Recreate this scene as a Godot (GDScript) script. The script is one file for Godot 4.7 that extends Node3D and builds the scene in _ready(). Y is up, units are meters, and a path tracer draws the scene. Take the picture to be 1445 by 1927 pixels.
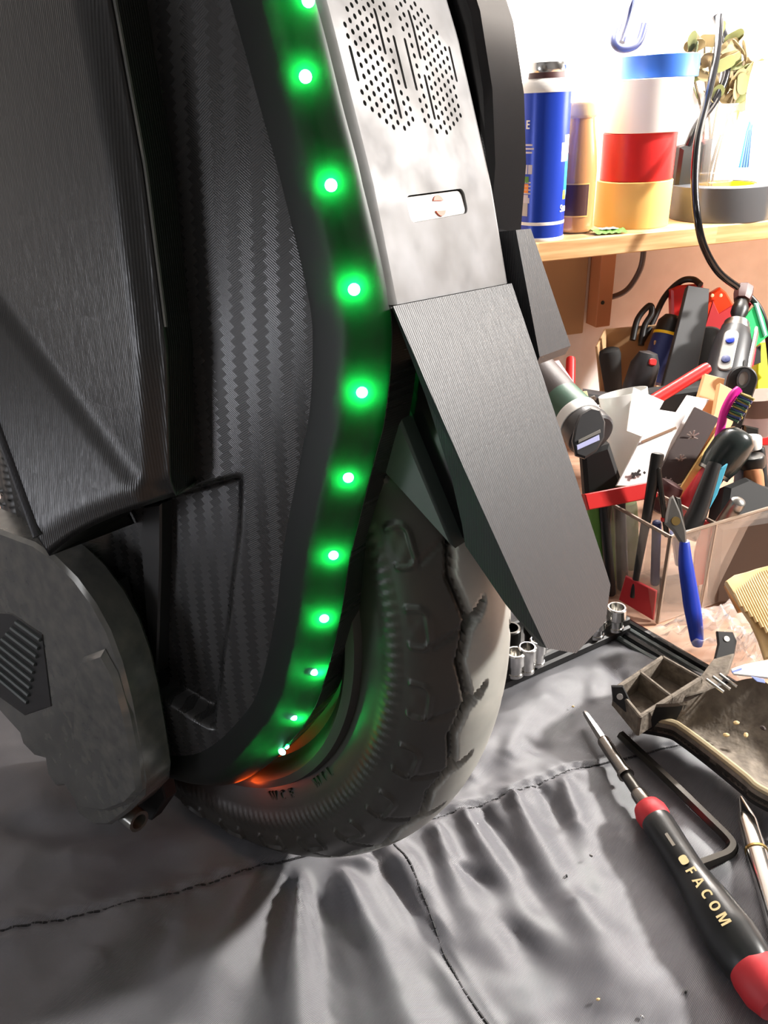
extends Node3D
# A wheel with green lights stands on a dark cloth on a workbench; tools, a shelf and a bright lamp behind it. Metres, y up.

var taken := {}
var M := {}


# ---------------------------------------------------------------- nodes
func numbered(called: String) -> String:
	taken[called] = taken.get(called, -1) + 1
	return called if taken[called] == 0 else "%s_%03d" % [called, taken[called]]


func tag(o: Node3D, label: String, category: String, group := "") -> Node3D:
	o.set_meta("label", label)
	o.set_meta("category", category)
	if group:
		o.set_meta("group", group)
	return o


func thing(called: String, label: String, category: String, at := Vector3.ZERO, turn := Basis(), group := "") -> Node3D:
	var o := Node3D.new()
	o.name = numbered(called)
	add_child(o)
	o.transform = Transform3D(turn, at)
	return tag(o, label, category, group)


func part(parent: Node3D, called: String, mesh: Mesh, m: Material, at := Vector3.ZERO, turn := Basis(), label := "") -> MeshInstance3D:
	var o := MeshInstance3D.new()
	o.name = called
	o.mesh = mesh
	o.material_override = m
	o.transform = Transform3D(turn, at)
	parent.add_child(o, true)
	if label:
		o.set_meta("label", label)
	return o


func solo(called: String, label: String, category: String, mesh: Mesh, m: Material, at := Vector3.ZERO, turn := Basis(), group := "") -> MeshInstance3D:
	var o := part(self, numbered(called), mesh, m, at, turn)
	tag(o, label, category, group)
	return o


func struct(called: String, mesh: Mesh, m: Material, at := Vector3.ZERO, turn := Basis()) -> MeshInstance3D:
	var o := part(self, called, mesh, m, at, turn)
	o.set_meta("kind", "structure")
	return o


# ---------------------------------------------------------------- shapes
func soup(v: PackedVector3Array, crease := 40.0) -> ArrayMesh:
	var n := v.size() / 3
	var face := PackedVector3Array()
	var area := PackedVector3Array()
	face.resize(n)
	area.resize(n)
	var at := {}
	for f in n:
		var c := (v[f * 3 + 2] - v[f * 3]).cross(v[f * 3 + 1] - v[f * 3])
		area[f] = c
		face[f] = c.normalized()
		for k in 3:
			var key := Vector3i((v[f * 3 + k] * 50000.0).round())
			if not at.has(key):
				at[key] = PackedInt32Array()
			at[key].append(f)
	var normals := PackedVector3Array()
	normals.resize(v.size())
	var least := cos(deg_to_rad(crease))
	for f in n:
		for k in 3:
			var s := Vector3.ZERO
			for g in at[Vector3i((v[f * 3 + k] * 50000.0).round())]:
				if face[g].dot(face[f]) > least:
					s += area[g]
			normals[f * 3 + k] = s.normalized() if s.length() > 0.0 else Vector3.UP
	var a := []
	a.resize(Mesh.ARRAY_MAX)
	a[Mesh.ARRAY_VERTEX] = v
	a[Mesh.ARRAY_NORMAL] = normals
	var mesh := ArrayMesh.new()
	mesh.add_surface_from_arrays(Mesh.PRIMITIVE_TRIANGLES, a)
	return mesh


func fan(v: PackedVector3Array, ring: PackedVector3Array, reverse: bool) -> void:
	var o := Vector3.ZERO
	for p in ring:
		o += p
	o /= ring.size()
	for i in ring.size():
		var j := (i + 1) % ring.size()
		v.append_array([o, ring[j], ring[i]] if reverse else [o, ring[i], ring[j]])


func loft(rings: Array, capped := true, crease := 40.0, closed := false) -> ArrayMesh:
	var v := PackedVector3Array()
	var last := rings.size() if closed else rings.size() - 1
	for r in last:
		var a: PackedVector3Array = rings[r]
		var b: PackedVector3Array = rings[(r + 1) % rings.size()]
		for i in a.size():
			var j := (i + 1) % a.size()
			if a[i].distance_squared_to(a[j]) > 1e-12:
				v.append_array([a[i], a[j], b[j]])
			if b[i].distance_squared_to(b[j]) > 1e-12:
				v.append_array([a[i], b[j], b[i]])
	if capped and not closed:
		fan(v, rings[0], true)
		fan(v, rings[-1], false)
	return soup(v, crease)


func circle(r: float, y: float, n: int, flat := 1.0) -> PackedVector3Array:
	var p := PackedVector3Array()
	for i in n:
		var t := TAU * i / n
		p.append(Vector3(r * cos(t), y, r * flat * sin(t)))
	return p


func lathe(profile: Array, n := 28, flat := 1.0, capped := true, crease := 40.0) -> ArrayMesh:   # [radius, height] pairs round the y axis
	var rings := []
	for p in profile:
		rings.append(circle(maxf(p[0], 1e-5), p[1], n, flat))
	return loft(rings, capped, crease)


func smooth_path(pts: Array, per := 8) -> PackedVector3Array:
	var out := PackedVector3Array()
	for i in pts.size() - 1:
		var a: Vector3 = pts[maxi(i - 1, 0)]
		var d: Vector3 = pts[mini(i + 2, pts.size() - 1)]
		for k in per:
			out.append(pts[i].cubic_interpolate(pts[i + 1], a, d, float(k) / per))
	out.append(pts[-1])
	return out


func tube(path: PackedVector3Array, r: float, n := 10, taper := []) -> ArrayMesh:
	var rings := []
	var side := Vector3.ZERO
	for i in path.size():
		var dir := (path[mini(i + 1, path.size() - 1)] - path[maxi(i - 1, 0)]).normalized()
		if i == 0:
			side = dir.cross(Vector3.UP if absf(dir.y) < 0.9 else Vector3.RIGHT).normalized()
		side = (side - dir * side.dot(dir)).normalized()
		var other := dir.cross(side)
		var w: float = r
		if taper:
			w *= lerpf(taper[0], taper[1], float(i) / (path.size() - 1))
		var ring := PackedVector3Array()
		for k in n:
			ring.append(path[i] + (side * cos(TAU * k / n) + other * sin(TAU * k / n)) * w)
		rings.append(ring)
	return loft(rings)


func inset(poly: PackedVector2Array, by: float) -> PackedVector2Array:
	var out := PackedVector2Array()
	var s := -1.0 if Geometry2D.is_polygon_clockwise(poly) else 1.0
	for i in poly.size():
		var a := (poly[i] - poly[i - 1]).normalized()
		var b := (poly[(i + 1) % poly.size()] - poly[i]).normalized()
		var na := Vector2(-a.y, a.x) * s
		var nb := Vector2(-b.y, b.x) * s
		var m := (na + nb).normalized()
		out.append(poly[i] + m * by / maxf(m.dot(na), 0.45))
	return out


func prism(poly: PackedVector2Array, z0: float, z1: float, bevel := 0.0, crease := 30.0) -> ArrayMesh:   # a polygon of the xy plane, extruded along z
	var rings := []
	var small := inset(poly, bevel) if bevel > 0.0 else poly
	var steps := [[small, z0], [poly, z0 + bevel], [poly, z1 - bevel], [small, z1]] if bevel > 0.0 else [[poly, z0], [poly, z1]]
	for s in steps:
		var ring := PackedVector3Array()
		for p in s[0]:
			ring.append(Vector3(p.x, p.y, s[1]))
		rings.append(ring)
	var v := PackedVector3Array()
	for r in rings.size() - 1:
		for i in poly.size():
			var j := (i + 1) % poly.size()
			v.append_array([rings[r][i], rings[r][j], rings[r + 1][j], rings[r][i], rings[r + 1][j], rings[r + 1][i]])
	var t := Geometry2D.triangulate_polygon(small)
	for k in t.size() / 3:
		var a := small[t[k * 3]]
		var b := small[t[k * 3 + 1]]
		var c := small[t[k * 3 + 2]]
		if (b - a).cross(c - a) < 0.0:
			var swap := b
			b = c
			c = swap
		v.append_array([Vector3(a.x, a.y, z0), Vector3(c.x, c.y, z0), Vector3(b.x, b.y, z0)])
		v.append_array([Vector3(a.x, a.y, z1), Vector3(b.x, b.y, z1), Vector3(c.x, c.y, z1)])
	if Geometry2D.is_polygon_clockwise(poly):
		var sides := (rings.size() - 1) * poly.size() * 2
		for k in sides:
			var swap := v[k * 3 + 1]
			v[k * 3 + 1] = v[k * 3 + 2]
			v[k * 3 + 2] = swap
	return soup(v, crease)


func rounded(w: float, h: float, r: float, n := 5) -> PackedVector2Array:
	var p := PackedVector2Array()
	for c in [[1, 1, 0.0], [-1, 1, 90.0], [-1, -1, 180.0], [1, -1, 270.0]]:
		for i in n:
			var t := deg_to_rad(c[2] + 90.0 * i / (n - 1))
			p.append(Vector2(c[0] * (w / 2 - r) + cos(t) * r, c[1] * (h / 2 - r) + sin(t) * r))
	return p


func box(x: float, y: float, z: float, b := 0.001) -> ArrayMesh:
	return prism(rounded(x, y, b * 1.5, 3), -z / 2, z / 2, b)


func grid(nu: int, nv: int, f: Callable, uv: Variant = null, tint: Variant = null) -> ArrayMesh:   # f(i, j) gives a point
	var p := PackedVector3Array()
	var t := PackedVector2Array()
	var colours := PackedColorArray()
	for j in nv:
		for i in nu:
			if tint != null:
				colours.append(tint.call(i, j))
			p.append(f.call(i, j))
			if uv != null:
				t.append(uv.call(i, j, p[-1]))
	var n := PackedVector3Array()
	n.resize(p.size())
	var ix := PackedInt32Array()
	for j in nv - 1:
		for i in nu - 1:
			var a := j * nu + i
			ix.append_array([a, a + 1, a + nu + 1, a, a + nu + 1, a + nu])
			var c := (p[a + nu + 1] - p[a]).cross(p[a + 1] - p[a + nu])
			n[a] += c
			n[a + 1] += c
			n[a + nu] += c
			n[a + nu + 1] += c
	for k in n.size():
		n[k] = n[k].normalized()
	if p[0].distance_to(p[nu - 1]) < 1e-6:   # closed round: one seam, one normal
		for j in nv:
			var s := (n[j * nu] + n[j * nu + nu - 1]).normalized()
			n[j * nu] = s
			n[j * nu + nu - 1] = s
	var a := []
	a.resize(Mesh.ARRAY_MAX)
	a[Mesh.ARRAY_VERTEX] = p
	a[Mesh.ARRAY_NORMAL] = n
	a[Mesh.ARRAY_INDEX] = ix
	if uv != null:
		a[Mesh.ARRAY_TEX_UV] = t
	if tint != null:
		a[Mesh.ARRAY_COLOR] = colours
	var mesh := ArrayMesh.new()
	mesh.add_surface_from_arrays(Mesh.PRIMITIVE_TRIANGLES, a)
	return mesh


func merge(list: Array) -> ArrayMesh:   # [mesh, transform] pairs as one mesh
	var s := SurfaceTool.new()
	for m in list:
		s.append_from(m[0], 0, m[1])
	return s.commit()


# A flat plate through a polygon of points in space: [mesh, place, turn]; the mesh lies round its own centre
func plate(pts: Array, thick: float, bevel := 0.0005) -> Array:
	var o := Vector3.ZERO
	var n := Vector3.ZERO
	for i in pts.size():
		o += pts[i] / pts.size()
		n += (pts[i] as Vector3).cross(pts[(i + 1) % pts.size()])
	n = n.normalized()
	var x: Vector3 = (pts[1] - pts[0])
	x = (x - n * x.dot(n)).normalized()
	var b := Basis(x, n.cross(x), n)
	var poly := PackedVector2Array()
	for p in pts:
		var q: Vector3 = b.inverse() * (p - o)
		poly.append(Vector2(q.x, q.y))
	return [prism(poly, -thick / 2, thick / 2, minf(bevel, thick * 0.4)), o, b]


func upright(a: Vector3, b: Vector3, face := Vector3(0, 0, 1)) -> Basis:   # y runs from a to b, z as near to face as it can
	var y := (b - a).normalized()
	var x := y.cross(face).normalized()
	return Basis(x, y, x.cross(y))


func lettering(text: String, size: float, depth: float, font := "Droid Sans") -> TextMesh:
	var t := TextMesh.new()
	var f := SystemFont.new()
	f.font_names = [font]
	f.font_weight = 700
	t.font = f
	t.text = text
	t.font_size = 32
	t.pixel_size = size / 23.0
	t.depth = depth
	t.curve_step = 2.0
	return t


# ---------------------------------------------------------------- materials
func mat(hex: String, rough := 0.5, metal := 0.0) -> StandardMaterial3D:
	var m := StandardMaterial3D.new()
	m.albedo_color = Color(hex)
	m.roughness = rough
	m.metallic = metal
	return m


func noise(seed_: int, freq: float, octaves := 4, kind := FastNoiseLite.TYPE_SIMPLEX_SMOOTH) -> FastNoiseLite:
	var n := FastNoiseLite.new()
	n.seed = seed_
	n.frequency = freq
	n.noise_type = kind
	n.fractal_octaves = octaves
	return n


func picture(w: int, h: int, f: Callable) -> ImageTexture:   # f(x, y) gives a colour
	var im := Image.create(w, h, false, Image.FORMAT_RGB8)
	for y in h:
		for x in w:
			im.set_pixel(x, y, f.call(x, y))
	return ImageTexture.create_from_image(im)


func cloudy(n: FastNoiseLite, size: int, low: Color, high: Color, bend := 1.0) -> ImageTexture:
	var im := n.get_seamless_image(size, size)
	return picture(size, size, func(x, y): return low.lerp(high, pow(im.get_pixel(x, y).r, bend)))


func triplanar(m: StandardMaterial3D, per_metre: Vector3, world := false) -> StandardMaterial3D:
	m.uv1_triplanar = true
	m.uv1_world_triplanar = world
	m.uv1_scale = per_metre
	m.uv1_triplanar_sharpness = 4.0
	return m


func relief(m: StandardMaterial3D, t: Texture2D, centimetres: float) -> StandardMaterial3D:
	m.heightmap_enabled = true
	m.heightmap_texture = t
	m.heightmap_scale = centimetres
	return m


func glassy(hex: String, alpha: float, rough := 0.08) -> StandardMaterial3D:
	var m := mat(hex, rough)
	m.albedo_color.a = alpha
	m.transparency = BaseMaterial3D.TRANSPARENCY_ALPHA
	return m


func glow(hex: String, energy: float) -> StandardMaterial3D:
	var m := mat(hex, 0.4)
	m.emission_enabled = true
	m.emission = Color(hex)
	m.emission_energy_multiplier = energy
	return m


func materials() -> void:
	var grey := func(v): return Color(v, v, v)
	# woven, printed, brushed and grained surfaces
	var twill := picture(32, 32, func(x, y): return grey.call(0.5 + 0.5 * sin(TAU * (x + y) / 16.0)))
	var cloth := triplanar(mat("#5e5e63", 0.46), Vector3(480, 480, 480), true)
	relief(cloth, twill, 0.018)
	cloth.metallic_specular = 0.6
	cloth.rim_enabled = true
	cloth.rim = 0.25
	M.cloth = cloth
	M.thread = mat("#2a2a2c", 0.8)
	var zig := func(x, y) -> int:
		return int(floorf((x + 13.0 * absf(fposmod(y, 32.0) / 16.0 - 1.0)) / 32.0)) % 2
	var tones := picture(64, 64, func(x, y): return grey.call([0.13, 0.15][zig.call(x, y)]))
	var gloss := picture(64, 64, func(x, y): return grey.call([0.26, 0.42][zig.call(x, y)]))
	var fibre := picture(64, 64, func(x, y): return grey.call(0.5 + 0.5 * sin(TAU * (x + y * [1, -1][zig.call(x, y)]) / 8.0)))
	var carbon := mat("#ffffff", 1.0)
	carbon.albedo_texture = tones
	carbon.roughness_texture = gloss
	relief(carbon, fibre, 0.004)
	carbon.uv1_scale = Vector3(80, 120, 1)
	M.carbon = carbon
	var rough_noise := noise(4, 0.02, 5)
	var smudge := cloudy(rough_noise, 256, grey.call(0.34), grey.call(0.66))
	var silver := triplanar(mat("#828284", 1.0, 0.25), Vector3(7, 7, 7))
	silver.metallic_specular = 0.34
	silver.roughness_texture = smudge
	silver.albedo_texture = cloudy(noise(11, 0.012, 4), 256, Color("#c3c0bb"), Color("#ffffff"))
	M.silver = silver
	var rows := noise(9, 0.05, 3)
	var layers := picture(256, 256, func(x, y): return grey.call(clampf(0.5 + 0.28 * sin(TAU * x / 8.0) + 0.35 * rows.get_noise_2d(x * 2.0, y * 0.35), 0, 1)))
	var printed := triplanar(mat("#323336", 0.44), Vector3(25, 25, 25))
	relief(printed, layers, 0.012)
	printed.metallic_specular = 0.38
	M.printed = printed
	var printed_pad := triplanar(mat("#161615", 0.3), Vector3(25, 25, 25))
	relief(printed_pad, layers, 0.01)
	M.printed_pad = printed_pad
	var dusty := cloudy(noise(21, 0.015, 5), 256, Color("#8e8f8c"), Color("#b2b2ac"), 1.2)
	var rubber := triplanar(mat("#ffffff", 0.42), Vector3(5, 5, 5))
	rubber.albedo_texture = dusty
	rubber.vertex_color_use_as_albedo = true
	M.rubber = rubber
	M.black = mat("#141414", 0.4)
	M.black_matt = mat("#121212", 0.75)
	M.black_gloss = mat("#101012", 0.16)
	var worn := triplanar(mat("#ffffff", 0.42, 0.5), Vector3(9, 9, 9))
	worn.albedo_texture = cloudy(noise(33, 0.03, 5), 256, Color("#646665"), Color("#807f79"), 1.2)
	worn.roughness_texture = cloudy(noise(34, 0.05, 4), 128, grey.call(0.3), grey.call(0.6))
	M.pedal = worn
	M.gusset = mat("#4a5150", 0.5)
	M.rim = mat("#4c4a48", 0.45, 0.6)
	M.chrome = mat("#dcdad6", 0.16, 1.0)
	M.steel = mat("#8d8b87", 0.3, 1.0)
	M.dark_steel = mat("#4a4845", 0.33, 1.0)
	M.bright_steel = mat("#77726d", 0.2, 1.0)
	M.brass = mat("#b79b62", 0.3, 1.0)
	var grain_n := noise(41, 0.02, 4)
	var grain := picture(256, 256, func(x, y): return Color("#b98f5c").lerp(Color("#e0bd8c"), clampf(0.5 + 0.8 * grain_n.get_noise_2d(x * 0.35, y * 5.0), 0, 1)))
	var wood := triplanar(mat("#ffffff", 0.55), Vector3(4, 4, 4))
	wood.albedo_texture = grain
	M.wood = wood
	var bench := triplanar(mat("#ffffff", 0.5), Vector3(3, 3, 3), true)
	bench.albedo_texture = picture(128, 128, func(x, y): return Color("#b98d72").lerp(Color("#d8b49c"), clampf(0.5 + 0.8 * grain_n.get_noise_2d(x * 0.7 + 300.0, y * 10.0), 0, 1)))
	M.bench = bench
	M.orange_wood = mat("#b87a50", 0.6)
	M.pale_wood = triplanar(mat("#ffdcae", 0.6), Vector3(8, 8, 8))
	M.pale_wood.albedo_texture = grain
	var plaster := cloudy(noise(51, 0.05, 4), 256, Color("#e6e0da"), Color("#f0ebe6"))
	M.wall = triplanar(mat("#ffffff", 0.9), Vector3(2, 2, 2), true)
	M.wall.albedo_texture = plaster
	M.room = mat("#8b8c8e", 0.9)
	M.floor = mat("#4a4a4b", 0.7)
	var card := triplanar(mat("#b08d66", 0.85), Vector3(10, 10, 10))
	M.card = card
	M.corrugated = triplanar(mat("#f0d3a0", 0.7), Vector3(8, 8, 8))
	M.corrugated.albedo_texture = cloudy(noise(52, 0.02, 3), 128, Color("#e6d0b0"), Color("#ffffff"))
	var dirt := triplanar(mat("#ffffff", 0.85), Vector3(9, 9, 9))
	dirt.albedo_texture = cloudy(noise(61, 0.02, 6), 512, Color("#585047"), Color("#857b6e"), 1.0)
	relief(dirt, cloudy(noise(62, 0.09, 4), 256, Color.BLACK, Color.WHITE), 0.04)
	M.dirt = dirt
	M.pale_dirt = mat("#a89878", 0.85)
	M.red = mat("#c01d1c", 0.35)
	M.red_soft = mat("#b3232b", 0.5)
	M.orange_red = mat("#e63d17", 0.3)
	M.blue = mat("#1533a0", 0.3)
	M.can_blue = mat("#1a3fb4", 0.3, 0.2)
	M.tape_blue = mat("#3a6fd0", 0.35)
	M.white = mat("#f2efe9", 0.5)
	M.paper = mat("#e9e3e0", 0.8)
	M.lilac = mat("#cfc6cf", 0.7)
	M.yellow = mat("#f0c419", 0.45)
	M.lime = mat("#d9e021", 0.5)
	M.green = mat("#10b060", 0.4)
	M.dark_green = mat("#1d4a36", 0.45)
	M.leaf_green = mat("#5a8a34", 0.6)
	M.cyan = mat("#4fb6d6", 0.45)
	M.magenta = mat("#e01c98", 0.35)
	M.tan = mat("#e0b56a", 0.4)
	M.peach = mat("#eeb983", 0.55)
	M.brown = mat("#3a2c29", 0.7)
	M.cork = mat("#d8bb88", 0.8)
	M.cream = mat("#e8cf9a", 0.4)
	M.duct = mat("#55585c", 0.32, 0.25)
	M.purple_brown = mat("#4a2a2a", 0.5)
	M.navy = mat("#1c2a60", 0.5)
	M.bronze = mat("#c48a4c", 0.3)
	M.clear = glassy("#ffffff", 0.04, 0.04)
	M.acrylic = glassy("#d8c8b8", 0.12, 0.05)
	M.acrylic_edge = mat("#8a7766", 0.35)
	M.film = glassy("#ffffff", 0.18, 0.1)
	var milky := mat("#e9e9e6", 0.3)
	milky.albedo_color.a = 0.62
	milky.transparency = BaseMaterial3D.TRANSPARENCY_ALPHA
	M.milky = milky
	M.led = glow("#12ff68", 400.0)
	M.led_tip = glow("#8affda", 5.0)
	var cover := mat("#0d0f0e", 0.42)
	cover.metallic_specular = 0.36
	cover.backlight_enabled = true
	cover.backlight = Color(0.45, 0.5, 0.45)
	M.cover = cover
	M.led_orange = glow("#ff4a10", 30.0)
	M.tube_light = glow("#fffaf4", 18.0)
	M.opal = glow("#fff6ea", 5.0)
	M.ink = mat("#2b2524", 0.7)


# ---------------------------------------------------------------- the scene
func _ready() -> void:
	var cam := Camera3D.new()
	cam.name = "camera"
	cam.fov = 67.207
	cam.near = 0.01
	cam.transform = Transform3D(Basis(Vector3(0.9988, -0.0431, 0.0229), Vector3(0.0488, 0.8819, -0.4689), Vector3(0, 0.4695, 0.8829)), Vector3(0, 0.456, 0))
	add_child(cam)
	cam.current = true
	var world := WorldEnvironment.new()
	world.name = "world"
	var env := Environment.new()
	env.background_mode = Environment.BG_COLOR
	env.background_color = Color("#2a2a2c")
	env.tonemap_mode = Environment.TONE_MAPPER_LINEAR
	env.tonemap_exposure = 1.4
	env.sdfgi_enabled = true
	env.ssao_enabled = true
	env.ssil_enabled = true
	world.environment = env
	add_child(world)
	materials()
	work_lamp(Vector3(1.97, 1.26, -0.60), Vector3(0.0, 0.1, -0.40), 8.8)
	shelf_lamp(0.42)
	ceiling_fill_lamp(Vector3(-1.0, 1.42, 0.4), 0.14)
	globe_lamp(Vector3(0.4953, 0.4388, -1.0328), 0.06)
	added_fill_window(0.30)
	room()
	workbench()
	cloth()
	unicycle()
	shelf()
	on_shelf()
	tools_on_cloth()
	clutter()


func lit(l: Light3D, colour: String, energy: float, size: float) -> void:
	l.light_color = Color(colour)
	l.light_energy = energy
	l.light_size = size
	l.shadow_enabled = true
	if l is OmniLight3D:
		l.omni_range = 12.0
		l.omni_attenuation = 2.0


func work_lamp(at: Vector3, aim: Vector3, energy: float) -> void:
	var t := thing("work_lamp", "white metal work lamp clamped above the right end of the workbench", "lamp", at, Basis.looking_at(aim - at))
	var turn := Basis(Vector3.RIGHT, -PI / 2)
	part(t, "lamp_shade", lathe([[0.105, 0.0], [0.10, 0.002], [0.085, -0.03], [0.05, -0.085], [0.03, -0.10], [0.0, -0.10]], 40, 1.0, false), M.white, Vector3(0, 0, 0.02), turn)
	part(t, "lamp_panel", lathe([[0.0, 0.0], [0.085, 0.0], [0.085, 0.004], [0.0, 0.004]], 40), M.tube_light, Vector3(0, 0, 0.02), turn)
	part(t, "lamp_arm", tube(PackedVector3Array([Vector3(0, 0, 0.115), Vector3(0.0, 0.1, 0.3), Vector3(0.1, -0.15, 0.55)]), 0.008), M.black)
	var l := AreaLight3D.new()
	l.name = "work_light"
	l.area_size = Vector2(0.16, 0.16)
	l.area_range = 12.0
	lit(l, "#fffaf4", energy, 0.1)
	l.position = Vector3(0, 0, 0.008)
	t.add_child(l)


func shelf_lamp(energy: float) -> void:
	var a := Vector3(0.2487, 0.6287, -1.0843)
	var b := Vector3(0.5855, 0.6303, -1.172)
	var t := thing("tube_lamp", "white tube lamp fixed to the wall above the shelf", "lamp", (a + b) / 2.0, upright(a, b))
	var n := a.distance_to(b)
	part(t, "lamp_tube", lathe([[0.0, -n / 2], [0.012, -n / 2], [0.012, n / 2], [0.0, n / 2]], 16), M.tube_light)
	part(t, "housing", box(0.05, n + 0.04, 0.02, 0.004), M.white, Vector3(-0.04, 0, 0))
	for k in 3:
		var l := OmniLight3D.new()
		l.name = "tube_light"
		lit(l, "#fffaf4", energy / 3.0, 0.012)
		l.position = Vector3(0, (k - 1) * n * 0.36, 0)
		t.add_child(l, true)


func ceiling_fill_lamp(at: Vector3, energy: float) -> void:  # unseen soft panel, added to fill the side away from the work lamp
	var t := thing("ceiling_fill_lamp", "added square fill lamp on the ceiling behind the camera", "lamp", at)
	part(t, "lamp_frame", box(0.66, 0.66, 0.03, 0.004), M.white, Vector3(0, 0.02, 0), Basis(Vector3.RIGHT, PI / 2))
	part(t, "lamp_panel", box(0.6, 0.6, 0.01, 0.002), glow("#fbfaff", 1.5), Vector3(0, 0.002, 0), Basis(Vector3.RIGHT, PI / 2))
	var l := AreaLight3D.new()
	l.name = "ceiling_fill_light"
	l.area_size = Vector2(0.6, 0.6)
	l.area_range = 12.0
	lit(l, "#fbfaff", energy, 0.3)
	l.transform = Transform3D(Basis.looking_at(Vector3.DOWN, Vector3.FORWARD), Vector3(0, -0.006, 0))
	t.add_child(l)


func globe_lamp(at: Vector3, energy: float) -> void:
	var t := thing("globe_lamp", "white glowing lamp globe hanging in front of the shelf at the right edge", "lamp", at)
	part(t, "globe_bulb", lathe([[0.0, -0.037], [0.014, -0.034], [0.027, -0.025], [0.035, -0.010], [0.037, 0.004], [0.036, 0.026], [0.034, 0.040], [0.0, 0.042]], 32), M.opal)
	part(t, "lamp_cap", lathe([[0.0, 0.040], [0.020, 0.040], [0.016, 0.070], [0.0, 0.072]], 24), M.white)
	part(t, "lamp_cord", tube(PackedVector3Array([Vector3(0, 0.07, 0), Vector3(0.01, 0.6, -0.02), Vector3(0.02, 1.10, -0.04)]), 0.003, 8), M.black)
	var l := OmniLight3D.new()
	l.name = "globe_light"
	lit(l, "#fff8ee", energy, 0.03)
	t.add_child(l)


func added_fill_window(energy: float) -> void:  # added out of view: fills the left side, puts highlights on shell and pad
	var d := Vector3(0.9677, 0, -0.2519)
	var n := Vector3(-0.2519, 0, -0.9677)
	var o := Vector3(0.2032, 0.2978, -0.9692)
	var at := o - d * 2.345 - n * 0.62
	at.y = 0.15
	var t := Node3D.new()
	t.name = "fill_window_1"
	t.set_meta("kind", "structure")
	add_child(t)
	t.transform = Transform3D(Basis(n, Vector3.UP, d), at)
	for s in [-1, 1]:
		part(t, "fill_window_frame", box(0.05, 0.6, 0.05, 0.004), M.white, Vector3(0.19 * s, 0, 0.0))
		part(t, "fill_window_frame", box(0.43, 0.05, 0.05, 0.004), M.white, Vector3(0, 0.275 * s, 0.0))
	part(t, "fill_window_pane", box(0.33, 0.50, 0.008, 0.001), glow("#f4f6ff", 2.0))
	var l := AreaLight3D.new()
	l.name = "fill_window_light"
	l.area_size = Vector2(0.32, 0.49)
	l.area_range = 12.0
	lit(l, "#f4f6ff", energy, 0.4)
	l.transform = Transform3D(Basis(Vector3.UP, PI), Vector3(0, 0, 0.02))
	t.add_child(l)


func room() -> void:
	var d := Vector3(0.9677, 0, -0.2519)
	var n := Vector3(-0.2519, 0, -0.9677)
	var turn := Basis(d, Vector3.UP, -n)
	var o := Vector3(0.2032, 0.2978, -0.9692)
	o.y = 0.0
	struct("wall_back", box(5.4, 2.6, 0.1, 0.002), M.wall, o + n * 0.22 + Vector3(0, 0.25, 0) + d * 0.1, turn)
	struct("wall_right", box(4.0, 2.6, 0.1, 0.002), M.room, o + d * 2.6 - n * 1.3 + Vector3(0, 0.25, 0), turn * Basis(Vector3.UP, PI / 2))
	struct("wall_left", box(4.0, 2.6, 0.1, 0.002), M.room, o - d * 2.4 - n * 1.3 + Vector3(0, 0.25, 0), turn * Basis(Vector3.UP, PI / 2))
	struct("wall_front", box(5.4, 2.6, 0.1, 0.002), M.room, o - n * 3.0 + Vector3(0, 0.25, 0) + d * 0.1, turn)
	struct("floor", box(5.4, 4.0, 0.1, 0.002), M.floor, o - n * 1.3 + Vector3(0, -0.98, 0) + d * 0.1, turn * Basis(Vector3.RIGHT, PI / 2))
	struct("ceiling", box(5.4, 4.0, 0.1, 0.002), M.room, o - n * 1.3 + Vector3(0, 1.52, 0) + d * 0.1, turn * Basis(Vector3.RIGHT, PI / 2))


func workbench() -> void:
	var d := Vector3(0.9677, 0, -0.2519)
	var n := Vector3(-0.2519, 0, -0.9677)
	var o := Vector3(0.2032, 0.2978, -0.9692)
	o.y = -0.028
	var at := o + n * 0.16 - n * 0.72
	var t := thing("workbench", "long pinkish wooden workbench under the cloth and the tools", "workbench", at, Basis(d, Vector3.UP, -n))
	part(t, "bench_top", box(2.9, 1.44, 0.04, 0.003), M.bench, Vector3(-0.1, 0, 0), Basis(Vector3.RIGHT, PI / 2))
	for x in [-1.4, 1.2]:
		for z in [-0.62, 0.62]:
			part(t, "leg", box(0.07, 0.88, 0.07, 0.004), M.wood, Vector3(x, -0.46, z))


# ---------------------------------------------------------------- the cloth
func seam_gap(p: Vector2, line: Array) -> float:
	var best := 9.0
	for k in line.size() - 1:
		best = minf(best, p.distance_to(Geometry2D.get_closest_point_to_segment(p, line[k], line[k + 1])))
	return best


var long_seam := [Vector2(-0.274, -0.3053), Vector2(-0.2562, -0.3107), Vector2(-0.2088, -0.3205), Vector2(-0.1596, -0.3302), Vector2(-0.116, -0.3415), Vector2(-0.0814, -0.3526), Vector2(-0.0345, -0.3661), Vector2(0.0183, -0.3782), Vector2(0.0577, -0.3902), Vector2(0.0991, -0.4048), Vector2(0.1345, -0.4205), Vector2(0.1734, -0.4292), Vector2(0.2265, -0.44), Vector2(0.3245, -0.4614)]
var short_seam := [Vector2(-0.0068, -0.3623), Vector2(0.0067, -0.3388), Vector2(0.0153, -0.3117), Vector2(0.0229, -0.2837), Vector2(0.0316, -0.2613), Vector2(0.044, -0.2405)]
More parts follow.
